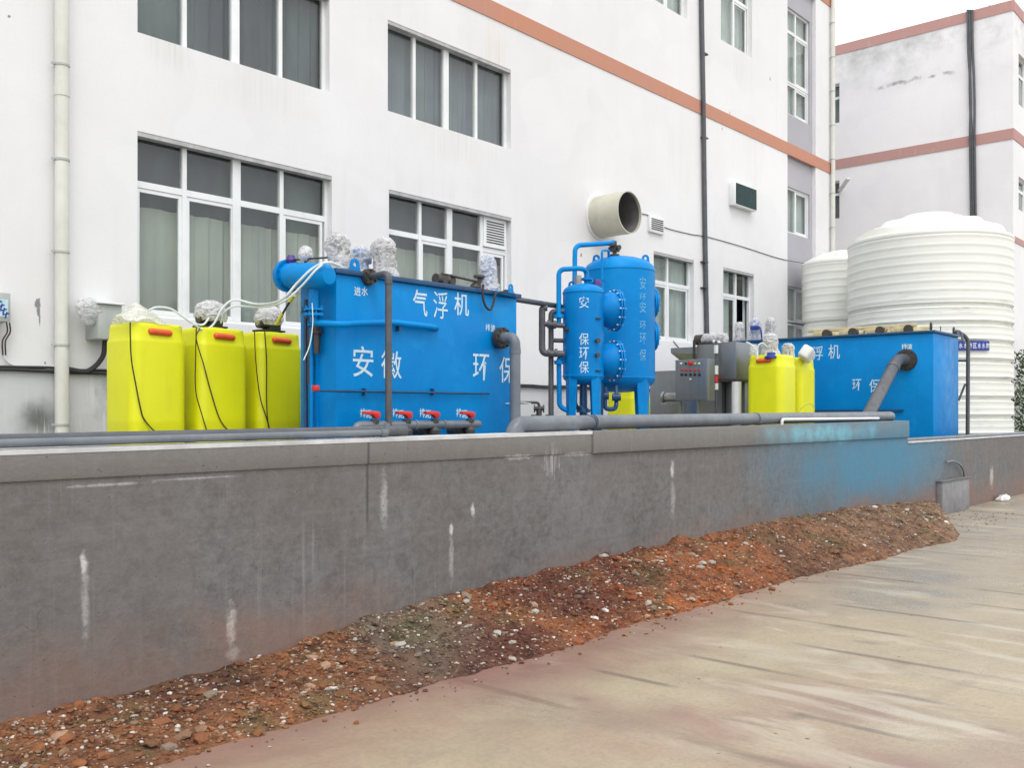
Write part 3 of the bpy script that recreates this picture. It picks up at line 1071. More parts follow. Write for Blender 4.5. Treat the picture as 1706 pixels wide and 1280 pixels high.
for (za, zb) in ((8.32, 8.62), (12.98, 13.42)):
    mb = MB()
    mb.box((-12, WY - 0.018, za), (CORNER + .015, WY + .05, zb))
    mb.build('stripe', M['stripe'], b, smooth=False)
# lintel strips: grey colour stands in for the shade at each window head
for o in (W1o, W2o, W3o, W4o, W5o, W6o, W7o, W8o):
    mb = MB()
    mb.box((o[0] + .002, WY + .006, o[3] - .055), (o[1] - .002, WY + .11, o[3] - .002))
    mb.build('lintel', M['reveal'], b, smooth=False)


def cols(*px): return [X_(p) for p in px]


tz = 4.40
window(b, W1o, cols(315, 402, 477), tz, WY, cur_top=4.16, sash=(0, 1, 3), wide=1)
c2 = [W2o[0] + (W2o[1] - W2o[0]) * k for k in (.265, .5, .77)]
window(b, W2o, c2, tz, WY, cur_top=4.2, sash=(1, 3), wide=1, louvre=3)
window(b, W3o, cols(315, 400, 475), None, WY, curtain_or_tone='curtain_dim', wide=1)
c4 = cols(698, 751, 801)
window(b, W4o, c4, None, WY, curtain_or_tone='curtain_dark', wide=1)
window(b, W9o, [W9o[0] + 1, W9o[0] + 2], 11.7, WY, curtain_or_tone='curtain_pale')
window(b, W0o, [-3.4, -2.7, -2], tz, WY)
window(b, W5o, [(W5o[0] + W5o[1]) / 2 - .1], tz, WY, curtain_or_tone='curtain_pale', sash=(0, 1))
window(b, W6o, [(W6o[0] + W6o[1]) / 2 + .05], tz, WY, curtain_or_tone='curtain_pale', sash=(0,), openpane=1)
window(b, W7o, [(W7o[0] + W7o[1]) / 2], 11.5, WY, curtain_or_tone='curtain_pale', sash=(0,))
window(b, W8o, [(W8o[0] + W8o[1]) / 2 + .03], 11.5, WY, curtain_or_tone='curtain_pale', sash=(1,))
# stair bay: grey panels between its windows
bw = [(9.45, 12.25, 11.75, 10.25), (6.35, 7.52, None, None), (2.3, 4.95, 4.1, None)]


def bay_win(z0, z1, tr):
    return window(b, (BX0 + .01, BX1 - .16, z0, z1), [(BX0 + BX1) / 2 - .08], tr, WY + .04, curtain_or_tone='curtain_pale', sash=(1,))


bay_win(10.3, 12.25, 11.65)
bay_win(9.45, 10.28, None)
bay_win(6.35, 7.55, None)
bay_win(4.02, 4.95, None)
bay_win(2.9, 3.98, None)
mb = MB()
wall_grid(mb, BX0, BX1, 2.14, 12.9, [(BX0 + .01, BX1 - .16, 9.45, 12.25), (BX0 + .01, BX1 - .16, 6.35, 7.55), (BX0 + .01, BX1 - .16, 2.9, 4.95)], WY + .10, 0)
for q in ((9.45, 12.25), (6.35, 7.55), (2.9, 4.95)):
    reveals(mb, (BX0 + .01, BX1 - .16, *q), WY + .10, .2)
mb.build('recess_panel', M['bay_grey'], b, smooth=False, fix=False)
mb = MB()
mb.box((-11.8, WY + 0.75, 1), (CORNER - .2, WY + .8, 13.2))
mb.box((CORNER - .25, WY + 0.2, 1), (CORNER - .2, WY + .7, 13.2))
mb.build('interior', M['dark'], b, smooth=False)  # dark sheets painted as the darkness of the rooms


def drainpipe(parent, x, r, z0, z1, mat, clips, plane=WY, lean=0.0, joints=()):
    mb = MB()
    mb.tube([(x, plane - r - .03, z0), (x, plane - r - .03, z1)], r, n=20)
    for z in joints:
        mb.cyl((x, plane - r - .03, z), (x, plane - r - .03, z + .1), r * 1.09, n=20)
    o = mb.build('drainpipe', mat, parent)
    for z in clips:
        mb = MB()
        mb.cyl((x, plane - r - .03, z - .012), (x, plane - r - .03, z + .012), r * 1.12, n=20)
        mb.bar((x - r - .04, plane - r - .03, z), (x - r * .9, plane - r - .03, z), .02, .024)
        mb.bar((x - r * .5, plane - .04, z), (x - r * .5, plane + .01, z), .02, .02)
        mb.build('bracket', M['box_grey'], o)
    return o


xd = P(104, 500, Y=WY - .12).x
zc = lambda y: P(104, y, Y=WY - .12).z
drainpipe(b, xd, 0.075, 1.1, 13.4, M['cream_pvc'], [zc(108), zc(266), zc(420), zc(575), zc(708), 9.0, 10.5], joints=(zc(160),))
xd2 = P(1386, 300, Y=WY - .1).x
drainpipe(b, CORNER - .06, 0.06, 1.1, 13.4, M['cream_pvc'], [3 + .95 * k for k in range(11)])
# black cable sheath down the wall
pts = [P(1168, -200, Y=WY - .06), P(1169, 0, Y=WY - .06), P(1172, 180, Y=WY - .07), P(1175, 400, Y=WY - .06), P(1178, 560, Y=WY - .06), P(1180, 640, Y=WY - .06)]
mb = MB()
mb.curve(pts, 0.052, n=12)
o = mb.build('cable_sheath', M['pvc_dark'], b)
for y in (437, 230, 90, 480):
    p = P(1175, y, Y=WY - .06)
    mb = MB()
    mb.box((p.x - .12, WY - .10, p.z - .015), (p.x + .07, WY - .001, p.z + .015))
    mb.build('bracket', M['dark_metal'], o, smooth=False)

# cable line along the plinth
mb = MB()
pts = []
for i in range(60):
    x = -2 + i * 0.35
    pts.append((x, WY - .05, PL - .0 + 0.018 * mn.noise(Vector((x * 1.3, 0, 2)))))
mb.curve(pts, 0.022, n=8, steps=3)
pts = [(x, y - .01, z + .03 + .02 * mn.noise(Vector((x * 2, 5, 0)))) for x, y, z in pts]
mb.curve(pts, 0.014, n=8, steps=3)
tag(mb.build('cable_bundle', M['black'], loc=(5, WY - .05, PL)), 'sagging bundle of black cables along the top of the white building plinth', 'cable')
# thin cable drooping across the white wall
mb = MB()
mb.curve([P(*q, Y=WY - .012) for q in ((1066, 355), (1104, 365), (1106, 378), (1150, 390), (1180, 395), (1240, 412), (1300, 431), (1352, 441))], 0.008, n=6)
tag(mb.build('wall_cable', M['black'], loc=P(1104, 365, Y=WY)), 'thin dark cable running across the wall from the big cream duct', 'cable')
mb = MB()
mb.curve([P(*q, Y=WY - .012) for q in ((1122, 568), (1135, 590), (1140, 640), (1142, 700))], 0.008, n=6)
tag(mb.build('wall_cable', M['black'], loc=P(1122, 568, Y=WY)), 'thin cable hanging down below the window behind the steel control cabinet', 'cable')

# right hand building
FX = 29.5
FY = P(1688, 300, X=FX).y
FTOP = 13.2
fb = thing('factory_building', 'smaller weathered white block with pink stripes at the right behind the white tanks', 'building', (FX, FY, 0))
yA, yB = P(1398.5, 300, X=FX).y, P(1398.5, 300, X=FX).y + 1.3
fw1 = (yA, yB, P(1394, 205, X=FX).z, P(1394, 139, X=FX).z)
fw2 = (yA, yB, P(1394, 365, X=FX).z, P(1394, 301, X=FX).z)
mb = MB()
wall_grid(mb, FY, 26, 0, FTOP, [fw1, fw2], FX, 0, 'X')
for o in (fw1, fw2): reveals(mb, o, FX, .2, 'X')
sx = P(1697, 200, Y=FY).x
sw = [(sx, sx + 2.2, P(1699, 175, Y=FY).z, P(1699, 90, Y=FY).z), (sx, sx + 2.2, P(1699, 350, Y=FY).z, P(1699, 295, Y=FY).z)]
wall_grid(mb, FX, 60, 0, FTOP, sw, FY, 0, 'Y')
for o in sw: reveals(mb, o, FY, .2, 'Y')
mb.add([(FX, FY, FTOP), (60, FY, FTOP), (60, 26, FTOP), (FX, 26, FTOP)], [(0, 1, 2, 3)])
mb.add([(60, FY, 0), (60, 26, 0), (60, 26, FTOP), (60, FY, FTOP)], [(0, 1, 2, 3)])
mb.build('wall', M['far_wall'], fb, smooth=False, fix=False)
for o in (fw1, fw2):
    window(fb, o, [o[0] + .45], o[2] + (o[3] - o[2]) * .66, FX, 'X', curtain_or_tone='curtain_dark')
for o in sw:
    window(fb, o, [o[0] + 1.0], o[2] + (o[3] - o[2]) * .66, FY, 'Y', curtain_or_tone='curtain_dark')
for (za, zb) in ((9.62 - .3, 9.62), (FTOP - .28, FTOP + .02), (P(1694, 402, X=FX).z, P(1694, 392, X=FX).z)):
    mb = MB()
    mb.box((FX - .02, FY - .02, za), (60, FY + .03, zb))
    mb.box((FX - .02, FY + .03, za), (FX + .03, 26, zb))
    mb.build('stripe', M['stripe_far'], fb, smooth=False)
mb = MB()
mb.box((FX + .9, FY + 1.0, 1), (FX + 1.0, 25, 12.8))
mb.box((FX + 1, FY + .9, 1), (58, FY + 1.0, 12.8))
mb.build('interior', M['dark'], fb, smooth=False)  # painted room darkness behind the far block windows
mb = MB()
mb.box((FX - .05, FY + .6, FTOP + .02), (FX + .3, FY + .62, FTOP + .03))
for (dxp, a) in ((0, 0.05), (3.5, -.05), (7.5, 0.03)):
    pts = []
    for k, py in enumerate((16, 80, 130, 180, 230, 300, 380, 520)):
        q = P(1612 + dxp + (4 if k in (2, 3) else 0) * a * 10 + k * 1.0, py, X=FX - .07)
        pts.append(q)
    mb.curve(pts, 0.033, n=8)
o = mb.build('conduit_bundle', M['pvc_dark'], fb)
# left wall drain stub on far block, next to main corner
mb = MB()
q0 = P(1399, 318, X=FX - .05)
q1 = P(1434, 288, X=FX - .6)
mb.bar((q0.x, q0.y, q0.z), (q0.x - .8, q0.y - .6, q0.z + .15), .12, .05)
mb.build('lamp_arm', M['white_pvc'], fb, smooth=False)


# ------------------------------------------------------------------ duct, louvre, lamp, boxes on the wall
c = P(1049.5, 353.5, Y=10.28)
rD = 0.40
root = thing('exhaust_duct', 'big round cream exhaust duct poking out of the white wall', 'duct', (c.x, WY, c.z))
mb = MB()
mb.lathe((c.x, WY + .05, c.z), [(rD - .02, 0), (rD, 0), (rD, .3), (rD + .006, .305), (rD + .006, .325), (rD, .33), (rD, WY + .05 - 10.28), (rD - .02, WY + .05 - 10.28), (rD - .02, .02)], n=56, axis=(0, -1, 0))
mb.build('barrel', M['duct'], root)
mb = MB()
mb.lathe((c.x, WY + .03, c.z), [(rD - .022, .7), (rD - .022, 0.03), (0, .03)], n=48, axis=(0, -1, 0))
mb.build('lining', M['duct_in'], root)
mb = MB()
mb.lathe((c.x, WY, c.z), [(rD, .0), (rD + .045, 0.0), (rD + .045, .03), (rD, .035)], n=48, axis=(0, -1, 0))
mb.build('wall_collar', M['wall'], root)

a0, a1 = P(1079, 358, Y=WY), P(1103, 362, Y=WY)
a1.z = P(1079, 386, Y=WY).z
root = thing('louvre_vent', 'small white louvre vent on the wall beside the big duct', 'vent', (a0.x, WY, a1.z))
mb = MB()
mb.box((a0.x, WY - .06, a1.z), (a1.x, WY, a0.z))
mb.build('frame', M['frame'], root, bevel=.01)
for k in range(6):
    z = a1.z + .06 + k * (a0.z - a1.z - .14) / 5
    mb = MB()
    mb.box((a0.x + .05, WY - .066, z), (a1.x - .05, WY - .0605, z + .022))
    mb.build('slot', M['dark'], root, smooth=False)

a0, a1 = P(1222, 306, Y=WY - .12), P(1258, 352, Y=WY - .12)
zt, zb_ = P(1240, 310, Y=WY - .12).z, P(1240, 347, Y=WY - .12).z
root = thing('wall_hood', 'white box with dark green glass face mounted high on the white wall', 'wall box', (a0.x, WY, zb_))
mb = MB()
mb.box((a0.x, WY - .16, zb_), (a1.x, WY, zt))
mb.build('housing', M['frame'], root, bevel=.012)
mb = MB()
mb.box((a0.x + .04, WY - .17, zb_ + .03), (a1.x - .02, WY - .161, zt - .01))
mb.build('face_panel', M['teal_glass'], root, smooth=False)

# left edge poster box with cables below
a0, a1 = P(-45, 500, Y=WY - .2), P(18, 500, Y=WY - .2)
zt, zb_ = P(10, 488, Y=WY - .2).z, P(10, 536, Y=WY - .2).z
root = thing('meter_box', 'grey wall box with pale blue picture at the far left edge', 'box', (a0.x, WY, zb_))
mb = MB()
mb.box((a0.x, WY - .2, zb_), (a1.x, WY, zt))
mb.build('housing', M['box_grey'], root, bevel=.01)
mb = MB()
mb.box((a0.x + .03, WY - .204, zb_ + .05), (a1.x - .03, WY - .2015, zt - .07))
mb.build('poster', M['box_blue'], root, smooth=False)
mb = MB()
for k, (px, py) in enumerate(((-2, 505), (2, 511), (6, 518), (10, 525))):
    q = P(px, py, Y=WY - .206)
    s = .034
    mb.bar(q + Vector((-s, 0, .0)), q + Vector((s, 0, s * .6)), .002, .014, up=(0, 0, 1))
    mb.bar(q + Vector((-s * .2, 0.001, -s)), q + Vector((s * .3, 0.001, s)), .0022, .016, up=(1, 0, 0))
mb.build('marking', M['navy_sign'], root, smooth=False)
mb = MB()
for k in range(2):
    x = a0.x + .37 + k * .03
    mb.curve([(x, WY - .1, zb_), (x + .01, WY - .09, zb_ - .1), (x - .03, WY - .07, zb_ - .2), (x - .02, WY - .05, zb_ - .35)], .008, n=6)
mb.build('cable', M['cable'], root)
mb = MB()
mb.curve([P(*q, Y=WY - .03) for q in ((-4, 545), (0, 578), (12, 602), (32, 611), (70, 613), (95, 611))], .012, n=6)
tag(mb.build('conduit', M['white_pvc'], loc=P(0, 580, Y=WY)), 'white flexible conduit curving down the wall under the picture box', 'conduit')


# lumpy wrapped plastic shapes
def wrap_mesh(mb, base, prof, seed, n=28, amp=0.16, squash=1.0):
    """prof: list (r, z) sampled; heavily crumpled skin"""
    base = Vector(base)
    fine = []
    for (r0, z0), (r1, z1) in zip(prof, prof[1:]):
        for k in range(4):
            t = k / 4
            fine.append((r0 + (r1 - r0) * t, z0 + (z1 - z0) * t))
    fine.append(prof[-1])
    rings = []
    for r, z in fine:
        rings.append([len(mb.v) + k for k in range(n)])
        for k in range(n):
            a = 2 * math.pi * k / n
            q = Vector((math.cos(a) * 1.2, math.sin(a) * 1.2, z * 7 + seed * 10))
            w = mn.noise(Vector((q.x, q.y, q.z * .55)) * 1.1) * 1.0 + mn.noise(q * 2.3) * 0.5 - abs(mn.noise(q * 4.3)) * 0.8 + .1
            rr = max(r * (1 + amp * w), 0.004)
            mb.v.append(base + Vector((math.cos(a) * rr, math.sin(a) * rr * squash, z + r * .12 * mn.noise(q * 3.3))))
    for a, b_ in zip(rings, rings[1:]):
        for k in range(n):
            mb.f.append((a[k], a[(k + 1) % n], b_[(k + 1) % n], b_[k]))
    mb.f.append(tuple(rings[-1]))


def wrapped_motor(parent, base, h, r, seed, tilt=0.0):
    """gear motor standing on a tank, wrapped in clear film (part > sub-parts)"""
    base = Vector(base)
    mb = MB()
    mb.lathe(base, [(r * .5, 0), (r * .6, 0), (r * .6, .04), (r * .45, .05), (r * .45, h * .25), (r * .62, h * .27), (r * .62, h * .45), (r * .55, h * .47)] +
             [(r * (.60 if k % 2 else .52), h * (.49 + .03 * k)) for k in range(12)] + [(r * .56, h * .86), (r * .5, h * .92), (0, h * .93)], n=20)
    mb.box(base + Vector((r * .3, -r * .35, h * .5)), base + Vector((r * .8, r * .2, h * .72)))
    m_ = mb.build('motor', M['grey_metal'] if seed % 2 else M['blue_light'], parent)
    mb = MB()
    wrap_mesh(mb, base, [(r * 1.02, .0), (r * .92, h * .12), (r * .80, h * .28), (r * .78, h * .45), (r * .82, h * .6), (r * .80, h * .75), (r * .72, h * .88), (r * .45, h * 1.0), (r * .12, h * 1.03)], seed, amp=.30)
    mb.build('plastic_film', M['wrap'], m_, smooth=True, fix=False)
    return m_


def lug(mb, c, w, h, th, normal):
    """lifting eye plate standing on c, hole punched as a ring of quads"""
    c = Vector(c)
    nrm = Vector(normal).normalized()
    side = nrm.cross(Vector((0, 0, 1))).normalized()
    n = 20
    cz = h - w * .42
    ro, ri = w * .42, w * .17
    outer, inner = [], []
    for k in range(n):
        a = 2 * math.pi * k / n
        x, z = math.cos(a), math.sin(a)
        if z < -0.2:
            ox, oz = max(-1, min(1, x * 1.6)) * w / 2, 0
        else:
            ox, oz = x * ro, cz + z * ro
        outer.append((ox, oz))
        inner.append((x * ri, cz + z * ri))
    for sgn in (-1, 1):
        k0 = len(mb.v)
        for (x, z) in outer + inner:
            mb.v.append(c + side * x + Vector((0, 0, z)) + nrm * th / 2 * sgn)
        for k in range(n):
            f = (k0 + k, k0 + (k + 1) % n, k0 + n + (k + 1) % n, k0 + n + k)
            mb.f.append(f if sgn < 0 else f[::-1])
    k0 = len(mb.v) - 4 * n
    for k in range(n):
        k2 = (k + 1) % n
        mb.f.append((k0 + k, k0 + 2 * n + k, k0 + 2 * n + k2, k0 + k2))
        mb.f.append((k0 + n + k, k0 + n + k2, k0 + 3 * n + k2, k0 + 3 * n + k))


def flange(mb, c, axis, r, th=.03, bolts=8, br=.012):
    c, ax = Vector(c), Vector(axis).normalized()
    mb.lathe(c, [(0, 0), (r, 0), (r, th), (0, th)], n=28, axis=ax)
    ref = Vector((0, 0, 1)) if abs(ax.z) < .9 else Vector((1, 0, 0))
    u = ax.cross(ref).normalized()
    w = ax.cross(u)
    for k in range(bolts):
        a = 2 * math.pi * (k + .5) / bolts
        p = c + (u * math.cos(a) + w * math.sin(a)) * r * .84
        mb.cyl(p - ax * .012, p + ax * (th + .025), br, n=6)


# ------------------------------------------------------------------ blue flotation tank on the left
DY = 7.5
DX0, DX1 = P(560, 450, Y=DY).x, P(861, 480, Y=DY).x
DZ = 3.03
DYB = 8.08
d = thing('flotation_tank', 'large blue flotation tank with red handled valves, behind the wall beside the yellow drums', 'tank', (DX0, DY, YARD))
mb = MB()
mb.box((DX0, DY, YARD), (DX1, DYB, DZ - .05))
mb.build('tank_body', M['blue'], d, bevel=.012)
mb = MB()
mb.box((DX0 - .03, DY - .035, DZ - .05), (DX1 + .05, DYB + .03, DZ))
mb.build('rim', M['blue_dark'], d, bevel=.006)
mb = MB()
mb.box((DX0 + .01, DY - .012, 1.12), (DX1 - .01, DY - .001, 1.22))
mb.build('base_channel', M['blue'], d, smooth=False)
# weld seams / stiffener ribs on the side
for x in (DX0 + .02,):
    mb = MB()
    mb.box((DX0 - .02, DY + .27, YARD), (DX0 - .0005, DY + .31, DZ - .055))
    mb.build('stiffener', M['blue'], d, smooth=False)
# lettering
FYt = DY - .003
def paint(parent, mat, items, off=.012, **pl):
    for ch, box in items:
        m_ = MB()
        lettering(m_, ch, flat_map(*box, **pl), off)
        m_.build('lettering', M[mat], parent, smooth=False, fix=False)


paint(d, 'white_paint', (("气", (688, 483, 712, 527)), ("机", (757, 488, 781, 526))), .008, Y=FYt)
paint(d, 'white_paint', (("浮", (722, 486, 746, 531)),), .0, Y=FYt)
paint(d, 'white_paint', (("安", (588, 577, 622, 628)), ("徽", (635, 585, 669, 631)), ("环", (788, 590, 815, 634)), ("保", (832, 595, 858, 638))), .004, Y=FYt)
paint(d, 'white_paint', (("进", (590, 478, 601, 493)), ("水", (602, 478, 613, 493)), ("排", (809, 540, 816, 552)), ("渣", (817, 541, 825, 553))), .02, Y=FYt)
for px in (600, 654, 699, 760):
    paint(d, 'white_paint', (("排", (px, 681, px + 9, 696)), ("泥", (px + 9, 683, px + 19, 697))), .02, Y=FYt)
# dissolved air drum on the left side
ax = DX0 - .19
c0, c1 = P(478, 468, X=ax), P(557, 463, X=ax)
zc_ = 2.92
yn, yf = DY - .12, P(474, 470, X=DX0 - .19).y - .08
DAX = Vector((0, 1, .10)).normalized()
rC = .128
mb = MB()
mb.lathe((ax, yn, zc_), [(0, -.03), (rC * .6, -.02), (rC * .9, .03), (rC, .08), (rC, .5), (rC + .006, .505), (rC + .006, .515), (rC, .52), (rC, yf - yn)], n=36, axis=DAX)
dr = mb.build('air_drum', M['blue_light'], d)
mb = MB()
flange(mb, Vector((ax, yn, zc_)) + DAX * (yf - yn), DAX, rC + .035, .05, 12, .010)
mb.build('flange', M['blue'], dr)
mb = MB()
yo = yn + .22
mb.cyl((ax, yo, zc_ - rC + .02), (ax, yo, 2.58), .045)
flange(mb, (ax, yo, 2.555), (0, 0, 1), .095, .022, 8, .009)
flange(mb, (ax, yo, 2.605), (0, 0, 1), .095, .022, 8, .009)
mb.build('outlet_nozzle', M['blue_light'], dr)
mb = MB()
mb.tube([(ax, yo, 2.56), (ax, yo, 2.49), (DX0 - .02, DY - .11, 2.47), (DX0 + .2, DY - .07, 2.5), P(655, 537, Y=DY - .06), P(722, 545, Y=DY - .06), P(727, 547, Y=DY)], .033, .09, n=14)
mb.build('recycle_pipe', M['blue_light'], d)
mb = MB()
for px in (667,):
    q = P(px, 540, Y=DY - .06)
    mb.box((q.x - .015, DY - .06, q.z - .07), (q.x + .015, DY, q.z - .02))
mb.build('pipe_support', M['blue_dark'], d, smooth=False)
# pipes on left side face
for (px, mat, r, zt_, zb2) in ((509, 'blue_dark', .022, 2.75, 1.15), (519, 'blue', .02, 2.6, 1.15), (528, 'dark_metal', .03, 2.52, 2.2), (515, 'dark_metal', .018, 2.68, 1.9)):
    q = P(px, 600, X=DX0 - .06)
    mb = MB()
    mb.tube([(DX0 - .06, q.y, zt_), (DX0 - .06, q.y, zb2)], r)
    flange(mb, (DX0 - .06, q.y, zt_ - .12), (0, 0, 1), r * 1.9, .02, 4, .006)
    mb.build('side_pipe', M[mat], d)
# gauge under film + knob on the drum
mb = MB()
q = Vector((ax, yn + .36, zc_ + rC))
mb.cyl(q, q + Vector((0, 0, .07)), .01)
mb.tube([q + Vector((0, 0, .03)), q + Vector((.0, -.05, .06)), q + Vector((0, -.04, .14))], .006)
ga = mb.build('gauge_stem', M['dark_metal'], d)
mb = MB()
mb.lathe(q + Vector((0, .02, .12)), [(0, 0), (.045, 0), (.045, .03), (0, .03)], n=18, axis=(0, -1, 0))
mb.build('gauge', M['white_pvc'], ga)
mb = MB()
wrap_mesh(mb, q + Vector((0, 0, .055)), [(.03, 0), (.07, .03), (.075, .07), (.06, .12), (.02, .15)], 3)
mb.build('plastic_film', M['wrap'], ga, fix=False)
mb = MB()
mb.tube([(ax, yf - .02, zc_ + rC + .09), (ax + .03, yn + .05, zc_ + rC + .06)], .009)
lv = mb.build('lever', M['black'], d)
mb = MB()
mb.lathe((ax, yf - .03, zc_ + rC + .045), [(0, -.02), (.04, 0), (.055, .04), (.035, .09), (0, .1)], n=16)
mb.build('knob', M['purple'], lv)
# long thin rod along the front
mb = MB()
mb.tube([P(527, 651, Y=DY - .04), P(815, 656, Y=DY - .04)], .012)
for px in (608, 722):
    q = P(px, 653, Y=DY - .04)
    mb.box((q.x - .01, DY - .055, q.z - .035), (q.x + .01, DY - .001, q.z + .035))
q = P(525, 650, Y=DY - .04)
rod = mb.build('spray_pipe', M['blue_dark'], d)
mb = MB()
mb.box((q.x - .03, DY - .07, q.z - .01), (q.x + .03, DY - .02, q.z + .045))
mb.build('valve_tap', M['red'], rod, bevel=.006)
# valve header with four butterfly valves
hy = DY - .30
hz = 1.49
hx0, hx1 = P(592, 708, Y=hy).x, P(801, 708, Y=hy).x
mb = MB()
mb.tube([(hx0, hy, YARD + .05), (hx0, hy, hz), (hx1, hy, hz), (hx1, DY, hz)], .042, .08, n=16)
for px in (692, 739):
    q = P(px, 708, Y=hy)
    mb.cyl((q.x - .012, hy, hz), (q.x + .012, hy, hz), .05)
mb.build('sludge_header', M['pvc'], d)
for px in (625, 679, 725, 784):
    xv = P(px, 700, Y=hy - .02).x
    root = None
    mb = MB()
    mb.cyl((xv, hy + .08, hz - .06), (xv, DY, hz - .06), .05)
    mb.cyl((xv, hy + .05, hz - .06), (xv, hy + .09, hz - .06), .085, n=18)
    mb.cyl((xv, hy + .13, hz - .06), (xv, hy + .16, hz - .06), .085, n=18)
    mb.lathe((xv, hy - .01, hz - .11), [(0, 0), (.055, .005), (.06, .05), (.03, .09), (.03, .125), (.045, .13), (.045, .16), (.02, .17), (0, .17)], n=14)
    v_ = mb.build('valve', M['dark_metal'], d)
    mb = MB()
    zz = hz + .085
    mb.prism([(-.165, 0, .025), (-.165, 0, .05), (-.05, 0, .055), (.02, 0, .048), (.035, 0, .02), (.02, 0, -.02), (-.02, 0, -.02), (-.06, 0, .015)], (xv + .02, hy - .045, zz), (0, .055, 0))
    mb.build('handle', M['red'], v_, bevel=.006)
# inlet pipe with its flange
fz = P(612, 462, Y=DY).z
fx = P(612, 462, Y=DY).x
mb = MB()
flange(mb, (fx, DY - .001, fz), (0, -1, 0), .085, .03, 6, .012)
flange(mb, (fx, DY - .034, fz), (0, -1, 0), .08, .025, 6, .012)
mb.build('inlet_flange', M['dark_metal'], d)
ix, iy = fx, DY - .32
mb = MB()
mb.tube([(ix, DY - .02, fz), (ix, iy, fz + .01), (ix, iy, YARD + .02)], .034, .07, n=16)
zj = P(645, 470, Y=iy).z
mb.cyl((ix, iy, fz - .10), (ix, iy, fz - .055), .039)
tag(mb.build('inlet_pipe', M['pvc_dark'], loc=(ix, iy, YARD)), 'upright dark grey inlet pipe bending from the flange beside the blue tank lettering', 'pipe')
# slag outlet with thick pipe
fx, fz = P(829, 564, Y=DY).x, P(829, 564, Y=DY).z
mb = MB()
mb.cyl((fx, DY - .001, fz), (fx, DY - .03, fz), .09)
flange(mb, (fx, DY - .03, fz), (0, -1, 0), .125, .03, 10, .013)
flange(mb, (fx, DY - .065, fz), (0, -1, 0), .125, .03, 10, .013)
mb.build('outlet_flange', M['dark_metal'], d)
oy = DY - .27
mb = MB()
mb.tube([(fx, DY - .06, fz), (fx, oy, fz + .0), (fx, oy, YARD + .02)], .062, .11, n=22)
mb.cyl((fx, oy, fz - .19), (fx, oy, fz - .13), .067, n=22)
mb.cyl((fx, DY - .095, fz), (fx, DY - .15, fz), .067, n=22)
tag(mb.build('outlet_pipe', M['pvc'], loc=(fx, oy, YARD)), 'thick grey elbow pipe dropping in front of the right end of the blue tank', 'pipe')
# top equipment
for k, (px, pyb, h, r, Yp) in enumerate(((563, 444, .40, .145, DY + .22), (600, 446, .34, .145, DY + .42), (640, 452, .42, .15, DY + .16), (812, 478, .42, .135, DY + .12))):
    q = P(px, pyb, Y=Yp)
    wrapped_motor(d, (q.x, Yp, DZ), h, r, k + 1)
mb = MB()
q = P(591, 445, Y=DY + .03)
lug(mb, (q.x, DY + .03, DZ - .02), .14, .15, .016, (0, -1, 0))
mb.build('lifting_lug', M['blue_light'], d)
mb = MB()
q = P(851, 487, Y=DY + .05)
lug(mb, (q.x, DY + .05, DZ - .01), .09, .13, .014, (0, -1, 0))
mb.build('lifting_lug', M['blue_light'], d)
# scraper gearbox and rod
q0, q1 = P(735, 462, Y=DY + .15), P(797, 470, Y=DY + .15)
mb = MB()
mb.cyl((q0.x - .09, DY + .15, DZ + .07), (q0.x + .10, DY + .15, DZ + .07), .06, n=16)
mb.box((q0.x - .03, DY + .09, DZ), (q0.x + .05, DY + .21, DZ + .1))
mb.lathe((q0.x + .14, DY + .15, DZ + .07), [(0, -.03), (.075, -.03), (.075, .02), (0, .02)], n=18, axis=(0, -1, 0))
mb.tube([(q0.x - .02, DY + .12, DZ + .13), (q0.x + .2, DY + .12, DZ + .12), (q1.x - .04, DY + .12, DZ + .10)], .014)
mb.cyl((q1.x - .02, DY + .12, DZ), (q1.x - .02, DY + .12, DZ + .16), .02)
mb.cyl((q1.x - .02, DY + .12, DZ + .15), (q1.x - .02, DY + .12, DZ + .175), .065, n=14)
mb.lathe((q1.x - .05, DY + .15, DZ), [(.06, 0), (.07, .04), (.04, .09), (0, .1)], n=14)
mb.build('scraper_drive', M['dark_metal'], d)
mb = MB()
mb.curve([P(*q, Y=DY - .07) for q in ((805, 474), (804, 492), (809, 510), (817, 516), (822, 505), (826, 490), (838, 487), (858, 492))], .014, n=8)
tag(mb.build('black_hose', M['black'], loc=P(815, 500, Y=DY - .07)), 'black hose looping down over the right top of the blue lettered tank', 'hose')
mb = MB()
mb.tube([P(826, 486, Y=DY - .06), P(858, 493, Y=DY - .06)], .018)
mb.build('top_pipe', M['blue'], d)


# ------------------------------------------------------------------ yellow dosing drums
def rounded_sq(w, r, n=6):
    out = []
    for (cx, cy, a0) in ((1, 1, 0), (-1, 1, 90), (-1, -1, 180), (1, -1, 270)):
        for k in range(n + 1):
            a = R(a0 + 90 * k / n)
            out.append(((w / 2 - r) * cx + r * math.cos(a), (w / 2 - r) * cy + r * math.sin(a)))
    return out


